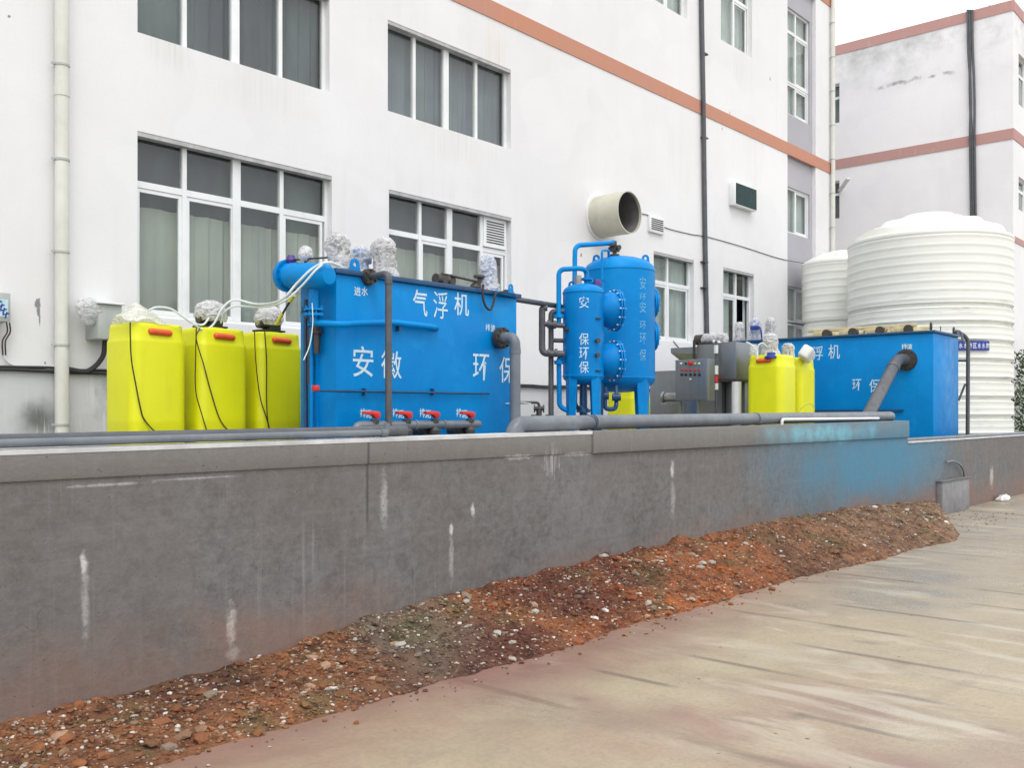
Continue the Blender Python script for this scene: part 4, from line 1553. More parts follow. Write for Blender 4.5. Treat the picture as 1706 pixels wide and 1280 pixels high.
def dosing_tank(label, loc, top, w=.59, handles=((0, -1),)):
    root = thing('dosing_drum', label, 'drum', loc, 'yellow dosing drums')
    h = top - loc[2]
    mb = MB()
    levels = [(w * .96, 0), (w, .02), (w, h * .30), (w * 1.004, h * .31), (w, h * .32), (w, h - .19), (w * .992, h - .165), (w * .95, h - .14), (w * .94, h - .05), (w * .925, h - .012), (w * .89, h)]
    rings = []
    for (ww, z) in levels:
        o = rounded_sq(ww, ww * .17)
        rings.append([len(mb.v) + k for k in range(len(o))])
        mb.v += [Vector((loc[0] + x, loc[1] + y, loc[2] + z)) for x, y in o]
    n = len(rings[0])
    for a, b_ in zip(rings, rings[1:]):
        for k in range(n): mb.f.append((a[k], a[(k + 1) % n], b_[(k + 1) % n], b_[k]))
    mb.f.append(tuple(rings[-1]))
    mb.f.append(tuple(reversed(rings[0])))
    mb.lathe((loc[0], loc[1], top - .002), [(.15, 0), (.15, .02), (.12, .025), (0, .025)], n=24)
    mb.build('drum_body', M['yellow'], root)
    mb = MB()
    for (hx, hy_) in handles:
        c_ = Vector((loc[0] + hx * w * .475, loc[1] + hy_ * w * .475, top - .085))
        sd = Vector((hy_, -hx, 0)) if hx == 0 else Vector((0, 1, 0))
        sd = Vector((1, 0, 0)) if hx == 0 else Vector((0, 1, 0))
        dz_ = Vector((0, 0, .003))
        mb.tube([c_ - sd * .10 + dz_, c_ + sd * .10 - dz_], .033, n=14)
        mb.lathe(c_ - sd * .10 + dz_, [(.033, 0), (.024, .018), (0, .028)], n=14, axis=-sd)
        mb.lathe(c_ + sd * .10 - dz_, [(.033, 0), (.024, .018), (0, .028)], n=14, axis=sd)
    mb.build('handle', M['orange_red'], root)
    return root


ty = 9.12
tx = [4.83, 5.545, 6.256]
tz_ = 2.49
dosing_tank('yellow drum farthest left, under a white plastic sheet and beside the grey switch box', (tx[0], ty, YARD), tz_)
dosing_tank('middle one of the three left yellow drums with two thin cables down its front', (tx[1], ty, YARD), tz_)
dosing_tank('yellow drum of the left row next to the blue flotation tank', (tx[2], ty, YARD), tz_)


def pump(parent_label, x, y, z, seed, r=.11, h=.16, dark=True):
    t = thing('dosing_pump', parent_label, 'pump', (x, y, z), 'film wrapped dosing pumps')
    mb = MB()
    mb.cyl((x - .13, y, z + .075), (x + .03, y, z + .075), .06, n=16)
    mb.box((x - .02, y - .08, z), (x + .12, y + .08, z + .16))
    mb.box((x + .1, y - .035, z + .02), (x + .15, y + .035, z + .09))
    mb.build('pump_body', M['dark_metal'] if dark else M['grey_metal'], t, bevel=.008)
    mb = MB()
    mb.box((x - .14, y - .09, z - .02), (x + .17, y + .09, z))
    mb.build('base_plate', M['black'], t, smooth=False)
    mb = MB()
    wrap_mesh(mb, (x + .02, y, z + .05), [(r * 1.2, 0), (r * 1.45, h * .3), (r * 1.35, h * .6), (r * 1.1, h * .9), (r * .5, h * 1.1), (.01, h * 1.12)], seed, amp=.22, squash=.8)
    mb.build('plastic_film', M['wrap'], t, fix=False)


pump('film wrapped dosing pump on the middle left yellow drum in front of the window', tx[1] - .02, ty - .02, tz_ + .04, 11, .13, .2)
pump('film wrapped dosing pump on the left yellow drum nearest the blue tank', tx[2] - .02, ty - .05, tz_ + .04, 13, .12, .2)

# plastic sheet over first drum
mb = MB()
NXs, NYs = 44, 30
cx, cy = tx[0] - .02, ty - .04
k0 = 0
sheet = []
for i in range(NXs + 1):
    for j in range(NYs + 1):
        u, v = i / NXs * 2 - 1, j / NYs * 2 - 1
        x = cx + u * .30 + .05 * v
        y = cy + v * .24
        rr = math.hypot(u * 1.15 + .35, v)
        z = tz_ + .025 + .19 * math.exp(-rr * rr * 2.0) - .03 * max(0, u) + .05 * mn.noise(Vector((x * 5, y * 7, 1))) - .03 * abs(mn.noise(Vector((x * 11 + y * 6, y * 9, 7))))
        z = max(z, tz_ + .012)
        if u > .55: z -= (u - .55) * .10
        if abs(v) > .8: z -= (abs(v) - .8) * .12
        sheet.append((x, y, z))
mb.add(sheet, [(i * (NYs + 1) + j, (i + 1) * (NYs + 1) + j, (i + 1) * (NYs + 1) + j + 1, i * (NYs + 1) + j + 1) for i in range(NXs) for j in range(NYs)])
tag(mb.build('plastic_sheet', M['wrap'], fix=False, loc=(cx, cy, tz_)), 'crumpled clear plastic sheet draped over the leftmost yellow drum', 'plastic sheet')
# grey switch box on wall behind with torn white bag
q = P(186, 535, Y=WY - .35)
root = thing('switch_box', 'grey metal switch box hung on the wall behind the leftmost yellow drum', 'box', (q.x, WY, q.z - .3))
mb = MB()
zt_, zb2 = P(186, 508, Y=WY - .3).z, P(186, 566, Y=WY - .3).z
mb.box((q.x - .14, WY - .32, zb2), (q.x + .14, WY, zt_))
mb.build('housing', M['box_grey'], root, bevel=.01)
mb = MB()
mb.box((q.x - .16, WY - .36, zt_), (q.x + .16, WY, zt_ + .025))
mb.build('rain_cover', M['frame'], root, bevel=.006)
mb = MB()
mb.curve([(q.x + .02, WY - .15, zb2), (q.x - .0, WY - .12, zb2 - .2), (q.x - .15, WY - .07, zb2 - .36), (q.x - .4, WY - .06, PL + .03)], .03, n=8)
mb.build('cable', M['black'], root)
mb = MB()
wrap_mesh(mb, (q.x - .20, WY - .22, zt_ - .24), [(.04, 0), (.09, .05), (.13, .12), (.15, .2), (.12, .27), (.05, .31), (.01, .32)], 21, amp=.3, squash=.8)
tag(mb.build('plastic_bag', M['wrap'], fix=False, loc=(q.x - .2, WY - .2, zt_ - .2)), 'white plastic bag caught on the left of the grey switch box', 'plastic bag')


def cable(name, label, pts, r, m, cat='cable', group=None):
    mb = MB()
    mb.curve(pts, r, n=8)
    o = mb.build(name, M[m], loc=pts[0])
    return tag(o, label, cat, group)


fy = ty - .308
yf_ = ty - .29
cable('cable', 'brown cable snaking down the front of the leftmost yellow drum',
      [P(*q, Y=fy) for q in ((217, 537), (217, 560), (219, 600), (226, 640), (234, 680), (241, 700))] + [P(262, 722, Y=fy - .03), P(292, 733, Y=fy - .06)], .007, 'cable')
cable('cable', 'left one of two brown cables on the middle left yellow drum', [P(*q, Y=fy) for q in ((327, 545), (326, 590), (326, 650), (336, 690), (346, 722))], .006, 'cable')
cable('cable', 'right one of two brown cables on the middle left yellow drum, slanting to the right', [P(*q, Y=fy) for q in ((333, 547), (327, 565), (340, 610), (352, 655), (367, 700), (386, 724))], .006, 'cable')
cable('cable', 'left one of two brown cables on the yellow drum beside the blue tank', [P(*q, Y=fy) for q in ((424, 550), (426, 600), (433, 660), (445, 700), (450, 724))], .006, 'cable')
cable('cable', 'right one of two brown cables on the yellow drum beside the blue tank', [P(*q, Y=fy) for q in ((441, 552), (444, 600), (444, 660), (446, 700), (452, 724))], .006, 'cable')
cable('hose', 'white hose arching from the plastic sheet to the middle yellow drum pump', [P(*q, Y=ty - .2) for q in ((248, 517), (262, 512), (285, 515), (305, 528), (320, 538), (338, 541), (348, 530))], .011, 'hose_white', 'hose')
cable('hose', 'long white hose swooping from the middle drum up over the blue air drum', [P(322, 540, Y=ty - .25), P(340, 550, Y=ty - .25), P(356, 540, Y=ty - .25), P(372, 512, Y=ty - .3), P(392, 500, Y=ty - .35), P(430, 507, Y=ty - .6), P(468, 500, X=5.45), P(495, 472, X=5.5), P(520, 448, X=5.6), P(545, 437, X=5.7), P(566, 443, X=5.9)], .012, 'hose_white', 'hose')
cable('hose', 'second white hose running beside the long one over the blue air drum', [P(368, 538, Y=ty - .2), P(376, 518, Y=ty - .3), P(396, 510, Y=ty - .35), P(432, 512, Y=ty - .6), P(470, 504, X=5.43), P(500, 479, X=5.48), P(526, 450, X=5.58), P(541, 438, X=5.7)], .010, 'hose_white', 'hose')
cable('hose', 'thin pale hose hanging down the left end of the blue flotation tank', [P(*q, Y=7.44) for q in ((520, 505), (521, 540), (516, 575), (506, 600))], .005, 'hose_white', 'hose')
# yellow/black probe leaning
a_, b2 = P(460, 541, Y=ty - .2), P(489, 492, Y=ty - .45)
root = thing('lance', 'yellow and black rod leaning from the drum toward the blue tank', 'rod', tuple(a_))
for (t0, t1, m, r) in ((0, .38, 'hose_yellow', .02), (.38, .78, 'black', .012), (.78, 1.0, 'hose_yellow', .024)):
    mb = MB()
    mb.tube([a_.lerp(b2, t0), a_.lerp(b2, t1)], r)
    mb.build('rod_section' if m == 'black' else 'grip', M[m], root)

# ------------------------------------------------------------------ pipes lying on the wall
wy1 = WF + .13
mb = MB()
x0 = -11
zw = lambda x: topz(x)
ex = P(640, 716, Y=WF + .10).x
mb.tube([(x0, WF + .155, zw(x0) + .045), (ex + .25, WF + .155, zw(ex) + .045)], .036, n=16)
tag(mb.build('wall_pipe', M['pvc_dark'], loc=(3, WF + .155, 1.45)), 'dark grey pipe lying along the back of the left wall top', 'pipe')
mb = MB()
mb.tube([(x0, WF + .07, zw(x0) + .03), (ex, WF + .07, zw(ex) + .035), (ex, WF + .07, zw(ex) + .10)], .022, .04, n=14)
mb.cyl((ex - .06, WF + .07, zw(ex) + .033), (ex - .01, WF + .07, zw(ex) + .033), .028)
tag(mb.build('wall_pipe', M['pvc'], loc=(3, WF + .07, 1.45)), 'light grey pipe lying along the front of the left wall top, ending in an elbow', 'pipe')
# big drain pipe
by = WF + .135
rb = .066
bx0 = P(858, 705, Y=by).x
bx1 = P(1487, 690, Y=by).x
zb3 = lambda x: topz(x) + rb + .006
mb = MB()
mb.tube([(bx0, by + .02, .95), (bx0, by + .02, zb3(bx0)), (bx1, by, zb3(bx1)), (bx1 + .01, by + .35, 1.2)], rb, .13, n=26, seg=10)
for px in (993, 1262):
    q = P(px, 700, Y=by)
    mb.cyl((q.x - .05, by, zb3(q.x) + .0005), (q.x + .05, by, zb3(q.x) + .001), rb * 1.05, n=26)
tag(mb.build('drain_pipe', M['pvc'], loc=(bx0, by, 1.5)), 'thick grey drain pipe lying along the top of the concrete wall', 'pipe')
mb = MB()
xa, xb = P(1305, 700, Y=WF + .03).x, P(1415, 700, Y=WF + .03).x
mb.tube([(xa, WF + .05, topz(xa) - .02), (xa, WF + .045, topz(xa) + .06), (xb + 1.1, WF + .045, topz(xb) + .05), (xb + 1.12, WF + .2, topz(xb) + .05)], .018, .04)
tag(mb.build('wall_pipe', M['white_pvc'], loc=(xa, WF + .05, 1.45)), 'thin pale pipe in front of the thick drain pipe near its far end', 'pipe')
cable('wire', 'thin blue wire hooked over the thick drain pipe below the filters', [P(966, 675, Y=by - .0), P(978, 690, Y=by - .04), P(990, 697, Y=by - .072), P(994, 706, Y=by - .074), P(993, 715, Y=by - .06)], .004, 'blue_dark', 'wire')


# ------------------------------------------------------------------ filter vessels
def vessel(root, cx, cy, r, ztop, z_s1, z_s0, nleg_w):
    mb = MB()
    dh = ztop - z_s1
    prof = [(0, z_s0 - dh * .9)] + [(r * math.sin(a), z_s0 - dh * .9 * math.cos(a)) for a in (.3, .6, .9, 1.15, 1.35)] + [(r, z_s0), (r + .007, z_s0 + .005), (r + .007, z_s0 + .02), (r, z_s0 + .025), (r, z_s1 - .025), (r + .007, z_s1 - .02), (r + .007, z_s1 - .005), (r, z_s1)] + \
        [(r * math.cos(a), z_s1 + dh * math.sin(a)) for a in (.2, .4, .6, .8, 1.0, 1.2, 1.4)] + [(0, ztop)]
    mb.lathe((cx, cy, 0), prof, n=56)
    mb.build('shell', M['blue'], root)
    view = math.atan2(-cy, -cx)
    for k in range(4):
        a = view + R(47 + 90 * k)
        c_ = Vector((cx + math.cos(a) * (r + .004), cy + math.sin(a) * (r + .004), 0))
        tng = Vector((-math.sin(a), math.cos(a), 0))
        nr = Vector((math.cos(a), math.sin(a), 0))
        w0, w1 = nleg_w, nleg_w * .62
        mb = MB()
        for s_ in (-1, 1):     # folded angle leg
            ot = [c_ + Vector((0, 0, z_s0 + .05)), c_ + tng * s_ * w0 / 2 - nr * w0 * .22 + Vector((0, 0, z_s0 + .05)), c_ + tng * s_ * w1 / 2 - nr * w1 * .22 + Vector((0, 0, YARD)), c_ + Vector((0, 0, YARD))]
            mb.prism(ot, (0, 0, 0), -nr * .012)
        mb.build('leg', M['blue'], root, smooth=False)


def cyl_text(mb, ch, cx, cy, r, px, py0, py1, wpx, off=.015):
    """glyph wrapped on a vertical cylinder where the photograph shows it"""
    t = math.hypot(cx, cy) * 1.0
    dep = cx * CA + cy * SA
    def hit(p):
        d_ = ray(p, 500)
        A = d_.x ** 2 + d_.y ** 2
        B = -2 * (d_.x * cx + d_.y * cy)
        C_ = cx * cx + cy * cy - r * r
        tt = (-B - math.sqrt(max(B * B - 4 * A * C_, 0))) / (2 * A)
        return math.atan2(d_.y * tt - cy, d_.x * tt - cx), tt
    a, tt = hit(px)
    w = wpx * tt / F / r
    z1 = EYE + (690 - py0) * tt / F
    z0 = EYE + (690 - py1) * tt / F
    def f(u, v):
        an = a + (u - .5) * w
        return Vector((cx + math.cos(an) * (r + .003), cy + math.sin(an) * (r + .003), z0 + (z1 - z0) * v))
    lettering(mb, ch, f, off)


bq = P(1032, 690, t=13.6)
BCX, BCY, BR = bq.x, bq.y, .5
sq = P(972, 690, t=12.3)
SCX, SCY, SR = sq.x, sq.y, .262
big = thing('filter_vessel', 'large blue domed filter vessel on legs with faded white lettering', 'filter tank', (BCX, BCY, YARD))
vessel(big, BCX, BCY, BR, 3.83, 3.62, 2.09, .26)
small = thing('filter_vessel', 'slim blue domed filter vessel in front of the larger one, four white characters down it', 'filter tank', (SCX, SCY, YARD))
vessel(small, SCX, SCY, SR, 3.27, 3.16, 2.07, .19)
for ch, y0, y1 in (("安", 494, 513), ("保", 555, 575), ("环", 579, 599), ("保", 602, 622)):
    mb = MB()
    cyl_text(mb, ch, SCX, SCY, SR, 973, y0, y1, 16, .002)
    mb.build('lettering', M['white_paint'], small, smooth=False, fix=False)
for ch, y0, y1 in (("安", 462, 482), ("环", 489, 500), ("安", 503, 521), ("环", 535, 548), ("环", 555, 573), ("保", 582, 601)):
    mb = MB()
    cyl_text(mb, ch, BCX, BCY, BR, 1071, y0, y1, 14, .0)
    mb.build('lettering', M['faded_paint'], big, smooth=False, fix=False)
# bulbous flanged manholes between them
Rv = Vector((SA, -CA, 0))
Fv = Vector((CA, SA, 0))
for py, rad in ((518, .235), (602, .235)):
    z = EYE + (690 - py) * 12.5 / F
    axd = (Rv * .95 + Fv * .33).normalized()
    c_ = Vector((SCX, SCY, z))
    mb = MB()
    mb.lathe(c_, [(rad * .5, SR * .6), (rad * .8, SR + .0), (rad * .95, SR + .06), (rad * 1.0, SR + .12), (rad, SR + .17)], n=36, axis=axd)
    mh = mb.build('manhole', M['blue'], small)
    mb = MB()
    mb.lathe(c_ + axd * (SR + .15), [(0, 0), (rad * 1.16, 0), (rad * 1.16, .02), (rad, .022), (rad, .030), (rad * 1.16, .032), (rad * 1.16, .055), (0, .055)], n=40, axis=axd)
    mb.build('flange', M['blue'], mh)
    mb = MB()
    uu = axd.cross(Vector((0, 0, 1))).normalized()
    for k in range(14):
        a = 2 * math.pi * k / 14
        pp = c_ + (uu * math.cos(a) + Vector((0, 0, 1)) * math.sin(a)) * rad * 1.09
        mb.cyl(pp + axd * (SR + .13), pp + axd * (SR + .215), .010, n=8)
    mb.build('flange_bolts', M['hose_white'], mh)
for py in (505, 560):
    z = EYE + (690 - py) * 13.7 / F
    axd = (Rv * .98 + Fv * .2).normalized()
    mb = MB()
    mb.cyl(Vector((BCX, BCY, z)) + axd * (BR - .03), Vector((BCX, BCY, z)) + axd * (BR + .005), .2, n=28)
    flange(mb, Vector((BCX, BCY, z)) + axd * (BR + .0), axd, .21, .025, 12, .01)
    mb.build('manhole', M['blue_light'], big)
# sight ports and handles on the slim vessel
for (px, py, m) in ((993, 568, 0), (993, 592, 0), (996, 531, 1), (996, 618, 1), (946, 549, 0)):
    d_ = ray(px, py)
    A = d_.x ** 2 + d_.y ** 2
    B = -2 * (d_.x * SCX + d_.y * SCY)
    C_ = SCX ** 2 + SCY ** 2 - SR * SR
    tt = (-B - math.sqrt(max(B * B - 4 * A * C_, 0))) / (2 * A)
    p = Vector((0, 0, EYE)) + d_ * tt
    nr = Vector((p.x - SCX, p.y - SCY, 0)).normalized()
    mb = MB()
    if m:
        mb.bar(p - Vector((-nr.y, nr.x, 0)) * .04 + nr * .01, p + Vector((-nr.y, nr.x, 0)) * .04 + nr * .01, .02, .016)
        mb.build('bracket', M['black'], small, smooth=False)
    else:
        mb.cyl(p - nr * .02, p + nr * .035, .022, n=12)
        mb.cyl(p + nr * .035, p + nr * .05, .03, n=12)
        mb.bar(p + nr * .045 + Vector((0, 0, .02)), p + nr * .045 - Vector((0, 0, .02)), .02, .02)
        mb.build('tap', M['dark_metal'], small)
# lifting lugs
for (rt, cx, cy, r, zz, pxs, s_) in ((big, BCX, BCY, BR, 3.70, (991, 1079), .13), (small, SCX, SCY, SR, 3.18, (951, 1003), .10)):
    for px in pxs:
        off = (px - (853 + F * (-(0) + (cx * SA - cy * CA) / (cx * CA + cy * SA)))) / F * (cx * CA + cy * SA)
        c_ = Vector((cx, cy, zz)) + Rv * off * .93 + Fv * .02
        mb = MB()
        lug(mb, c_, s_, s_ * 1.25, .016, -Fv + Rv * .3)
        mb.build('lifting_lug', M['blue'], rt)
# valves on top
mb = MB()
p = P(1024, 420, t=13.6)
mb.cyl((p.x, p.y, 3.80), (p.x, p.y, 4.05), .03)
mb.box((p.x - .05, p.y - .05, 3.9), (p.x + .05, p.y + .05, 3.99))
mb.cyl((p.x - .02, p.y - .10, 3.95), (p.x + .02, p.y + .10, 3.95), .035, n=12)
mb.cyl((p.x - .09, p.y, 3.99), (p.x + .09, p.y, 3.93), .03, n=12)
mb.lathe((p.x, p.y, 3.84), [(.03, 0), (.07, 0), (.07, .02), (.03, .02)], n=14)
mb.build('air_valve', M['dark_metal'], big)
top = Vector((p.x, p.y, 4.04))
mb = MB()
tB = 13.3
mb.tube([top, P(1018, 405, t=13.6) + Vector((0, 0, .0)), P(958, 409, t=tB), P(957, 500, t=tB), P(957, 600, t=tB + .2)], .034, .1, n=14)
mb.build('riser_pipe', M['blue_light'], big)
mb = MB()
mb.tube([P(1003, 466, t=12.95), P(1003, 417, t=12.95), P(1014, 417, t=13.3), P(1014, 436, t=13.4)], .018, .05, n=12)
mb.build('vent_pipe', M['blue_light'], big)
mb = MB()
p = P(983, 462, t=12.2)
tp = Vector((SCX + .03, SCY - .03, 3.24))
mb.tube([tp, tp + Vector((0, 0, .20)), P(967, 447, t=12.2), P(931, 449, t=12.2), P(931, 530, t=12.2)], .032, .08, n=14)
mb.cyl(P(931, 524, t=12.2), P(931, 530, t=12.2), .07)
mb.tube([P(931, 530, t=12.2), P(931, 542, t=12.2), P(945, 544, t=12.25)], .03, .04)
mb.build('riser_pipe', M['blue_light'], small)
mb = MB()
mb.lathe(tp, [(.035, -.02), (.06, 0), (.06, .03), (.035, .035), (.035, .07), (.075, .075), (.075, .10), (.03, .10)], n=16)
mb.cyl(tp + Vector((.02, -.02, .05)) + Rv * .1, tp + Vector((.02, -.02, .05)), .03)
tv = mb.build('top_valve', M['blue'], small)
mb = MB()
mb.lathe(tp + Rv * .13 + Vector((0, 0, -.02)), [(0, 0), (.055, .01), (.06, .06), (.045, .10), (0, .11)], n=12)
mb.build('actuator', M['purple'], tv)
mb = MB()
q = P(963, 465, t=12.2)
mb.cyl((q.x, q.y, 3.2), (q.x, q.y, 3.36), .045)
mb.build('pressure_gauge', M['grey_metal'], small)
# lower blue pipes
mb = MB()
mb.tube([P(940, 597, t=12.2), P(931, 597, t=12.2), P(932, 676, t=12.2), P(942, 684, t=12.2), P(956, 684, t=12.2)], .032, .06)
mb.cyl(P(931, 601, t=12.2), P(931, 607, t=12.2), .06)
mb.build('drain_riser', M['blue'], small)
mb = MB()
mb.cyl((SCX, SCY, 1.98), (SCX, SCY, YARD), .05)
mb.cyl((SCX, SCY, 1.62), (SCX, SCY, 1.66), .09)
mb.tube([P(958, 640, t=12.4), P(958, 676, t=12.4), P(968, 684, t=12.4), P(980, 684, t=12.4)], .03, .06)
mb.cyl(P(966, 657, t=12.4), P(972, 657, t=12.4), .045)
mb.build('bottom_pipework', M['blue_dark'], small)
mb = MB()
mb.tube([P(1008, 645, t=13.0), P(1008, 682, t=13.0), P(1024, 682, t=13.0), P(1027, 675, t=13.0), P(1027, 640, t=13.2)], .03, .05)
mb.cyl(P(1020, 662, t=13.0), P(1034, 662, t=13.0), .05)
mb.cyl(P(1006, 660, t=13.0), P(1014, 660, t=13.0), .05)
mb.cyl(P(998, 640, t=13.2), P(998, 700, t=13.2), .06)
mb.build('bottom_pipework', M['blue_dark'], big)

# grey pipe frame between flotation tank and filters
TG = 12.15
mb = MB()
flx = P(869, 500, Y=DY + .18)
a_ = Vector((DX1, DY + .18, flx.z))
e_ = P(935, 511, t=12.4)
mb.tube([a_ + Vector((.08, 0, 0)), e_], .034, n=14)
mb.tube([P(912, 513, t=TG), P(903, 513, t=TG), P(903, 589, t=TG), P(940, 590, t=TG)], .042, .07, n=14)
mb.tube([P(940, 519, t=TG + .1), P(918, 519, t=TG + .1), P(918, 720, t=TG + .1)], .035, .06, n=14)
mb.tube([P(905, 540, t=TG), P(940, 543, t=TG)], .032, n=14)
mb.tube([P(918, 567, t=TG + .1), P(940, 568, t=TG + .1)], .028, n=14)
for (px, py) in ((914, 540), (924, 541), (914, 588), (926, 588)):
    mb.cyl(P(px - 2.5, py, t=TG), P(px + 2.5, py + .2, t=TG), .052, n=14)
mb.bar(P(908, 586, t=TG - .02), P(907, 572, t=TG - .02), .012, .02)
tag(mb.build('pipe_frame', M['pvc_dark'], loc=P(918, 690, t=TG)), 'dark grey pipework linking the blue flotation tank to the slim filter vessel', 'pipework')
mb = MB()
flange(mb, a_ - Vector((.0, 0, 0)), (1, 0, 0), .10, .03, 8, .012)
flange(mb, a_ + Vector((.045, 0, 0)), (1, 0, 0), .10, .03, 8, .012)
mb.build('side_flange', M['blue_dark'], d)
# small valve on a pipe behind
mb = MB()
mb.tube([P(862, 671, t=11.9), P(898, 671, t=11.9), P(898, 690, t=11.9), P(898, 705, t=11.9)], .018, .04)
q = P(898, 681, t=11.9)
mb.cyl(q - Rv * .055, q + Rv * .055, .03)
mb.cyl(q - Rv * .065, q - Rv * .05, .048)
mb.cyl(q + Rv * .065, q + Rv * .05, .048)
mb.cyl(q - Vector((0, 0, .1)), q, .035)
tag(mb.build('valve_pipe', M['dark_metal'], loc=q), 'small dark metal valve on a thin pipe right of the thick grey elbow', 'valve')
cable('hose', 'white hose crossing behind the thick grey elbow pipe', [P(*q, t=11.3) for q in ((836, 674), (850, 672), (870, 671), (885, 673))], .006, 'hose_white', 'hose')
mb = MB()
for k, px in enumerate((880, 893, 905, 915, 925)):
    q = P(px, 693, t=12.5)
    mb.cyl((q.x, q.y, YARD + .0), (q.x, q.y, 1.56 + .03 * (k % 2)), .05 + .015 * (k % 3), n=12)
    mb.cyl((q.x, q.y - .04, 1.50), (q.x, q.y + .1, 1.52), .045, n=12)
tag(mb.build('booster_pump', M['dark_metal'], loc=P(900, 700, t=12.5)), 'low dark pump set half hidden behind the wall near the slim filter', 'pump')
# yellow drum seen under the big vessel
q = P(1048, 690, t=15.8)
dosing_tank('yellow drum seen between the legs of the large filter vessel', (q.x, q.y, YARD), 2.02, .55, handles=())

# ------------------------------------------------------------------ control panel and polymer unit
PX = 12.9
pa, pb = P(1125, 633, X=PX), P(1179, 633, X=PX)
z1, z0 = P(1150, 599, X=PX).z, P(1150, 668, X=PX).z
root = thing('control_panel', 'stainless steel control panel with two rows of switches and a red button', 'control panel', (PX, pb.y, z0))
mb = MB()
mb.box((PX, pb.y, z0), (PX + .22, pa.y, z1))
mb.build('cabinet', M['steel'], root, bevel=.006)
mb = MB()
mb.box((PX - .012, pb.y + .012, z0 + .012), (PX - .0005, pa.y - .012, z1 - .012))
dp = mb.build('door', M['steel'], root, bevel=.004)


def knob(px, py, r, m, l=.025):
    q = P(px, py, X=PX - .012)
    mb = MB()
    mb.lathe(q, [(r * 1.25, 0), (r * 1.25, .006), (r, .008), (r * .85, l), (0, l)], n=12, axis=(-1, 0, 0))
    if l > .025 or m in ('black', 'blue_dark'):
        mb.bar(q + Vector((-l, 0, -r * .9)), q + Vector((-l, 0, r * .9)), .012, .01, up=(0, 1, 0))
    mb.build('switch', M[m], root)


for k, px in enumerate((1136, 1143, 1150.5, 1158, 1165.5)):
    knob(px, 617, .016, 'red' if k in (0, 1, 2, 3, 4) else 'black')
    knob(px, 624.5, .018, 'black')
knob(1150.5, 605.5, .030, 'red', .05)
for px, m in ((1135, 'hose_white'), (1143, 'black'), (1158, 'hose_yellow'), (1165, 'hose_white')):
    knob(px, 606, .014, m)
knob(1150.5, 632, .012, 'hose_white')
mb = MB()
for py in (0.1, .5):
    mb.box((PX + .05, pb.y + .1 + py * .8, YARD), (PX + .09, pb.y + .14 + py * .8, z0))
mb.build('stand_post', M['steel'], root, smooth=False)

CX = 13.75
ca, cb = P(1161, 633, X=CX), P(1241, 633, X=CX)
cz1 = P(1200, 573, X=CX).z
cz0 = P(1200, 690, X=CX).z
root = thing('polymer_unit', 'stainless steel polymer mixing cabinets behind the switch panel', 'mixing unit', (CX, cb.y, YARD))
ym = P(1203, 600, X=CX).y
mb = MB()
mb.box((CX, ym + .005, YARD), (CX + .8, ca.y, cz1))
mb.build('mixing_tank', M['steel'], root, bevel=.008)
zm = P(1220, 632, X=CX - .25).z
mb = MB()
mb.box((CX - .25, cb.y + .02, zm), (CX + .6, ym - .002, cz1 + .0))
mb.box((CX + .1, cb.y + .05, YARD), (CX + .6, ym - .01, zm))
mb.build('side_tank', M['steel'], root, bevel=.008)
mb = MB()
mb.box((CX - .27, cb.y, zm - .035), (CX + .62, ym + .001, zm - .003))
mb.build('support_angle', M['dark_metal'], root, smooth=False)
mb = MB()   # powder hopper at the far end
hy0, hy1 = P(1128, 580, X=CX + .3).y, ca.y + .003
mb.add([(CX + .1, hy1, cz1 - .02), (CX + .6, hy1, cz1 - .02), (CX + .6, hy0, cz1 - .02), (CX + .1, hy0, cz1 - .02), (CX + .1, hy1, cz1 - .14), (CX + .6, hy1, cz1 - .14), (CX + .6, hy0, cz1 - .10), (CX + .1, hy0, cz1 - .10), (CX + .2, hy1, cz1 - .36), (CX + .5, hy1, cz1 - .36), (CX + .5, hy0 - .22, cz1 - .30), (CX + .2, hy0 - .22, cz1 - .30)],
       [(0, 1, 2, 3), (0, 4, 5, 1), (1, 5, 6, 2), (2, 6, 7, 3), (3, 7, 4, 0), (4, 8, 9, 5), (5, 9, 10, 6), (6, 10, 11, 7), (7, 11, 8, 4), (8, 11, 10, 9)])
mb.build('hopper', M['steel'], root, smooth=False)
# wrapped horizontal motor on top
q = P(1160, 556, X=CX + .2)
mb = MB()
mb.cyl((CX + .2, q.y, cz1 + .1), (CX + .2, q.y - .12, cz1 + .1), .085, n=22)
mb.cyl((CX + .2, q.y - .12, cz1 + .1), (CX + .2, q.y - .55, cz1 + .09), .07, n=22)
mb.box((CX + .1, q.y - .4, cz1), (CX + .3, q.y - .1, cz1 + .05))
mm = mb.build('agitator_motor', M['dark_metal'], root)
mb = MB()
k0 = len(mb.v)
wrap_mesh(mb, (0, 0, 0), [(.07, 0), (.10, .05), (.105, .15), (.11, .25), (.10, .35), (.09, .43), (.03, .46)], 31, amp=.15)
mb.v = [Vector((CX + .2 + v.x, q.y - .12 - v.z, cz1 + .09 + v.y)) for v in mb.v]
mb.build('plastic_film', M['wrap'], mm, fix=False)
mb = MB()
yb_ = P(1180, 560, X=CX + .1).y
mb.tube([(CX - .03, P(1203, 600, X=CX).y + .015, cz1 - .6), (CX - .03, P(1203, 600, X=CX).y + .015, cz1 + .01), (CX - .03, P(1190, 600, X=CX).y, cz1 + .04)], .028, .05)
mb.build('level_pipe', M['white_pvc'], root)
mb = MB()
q = P(1157, 570, X=CX - .02)
mb.tube([(CX - .03, q.y, cz1 + .08), (CX - .03, q.y, cz1 - .25)], .022)
mb.build('cable_hose', M['black'], root)
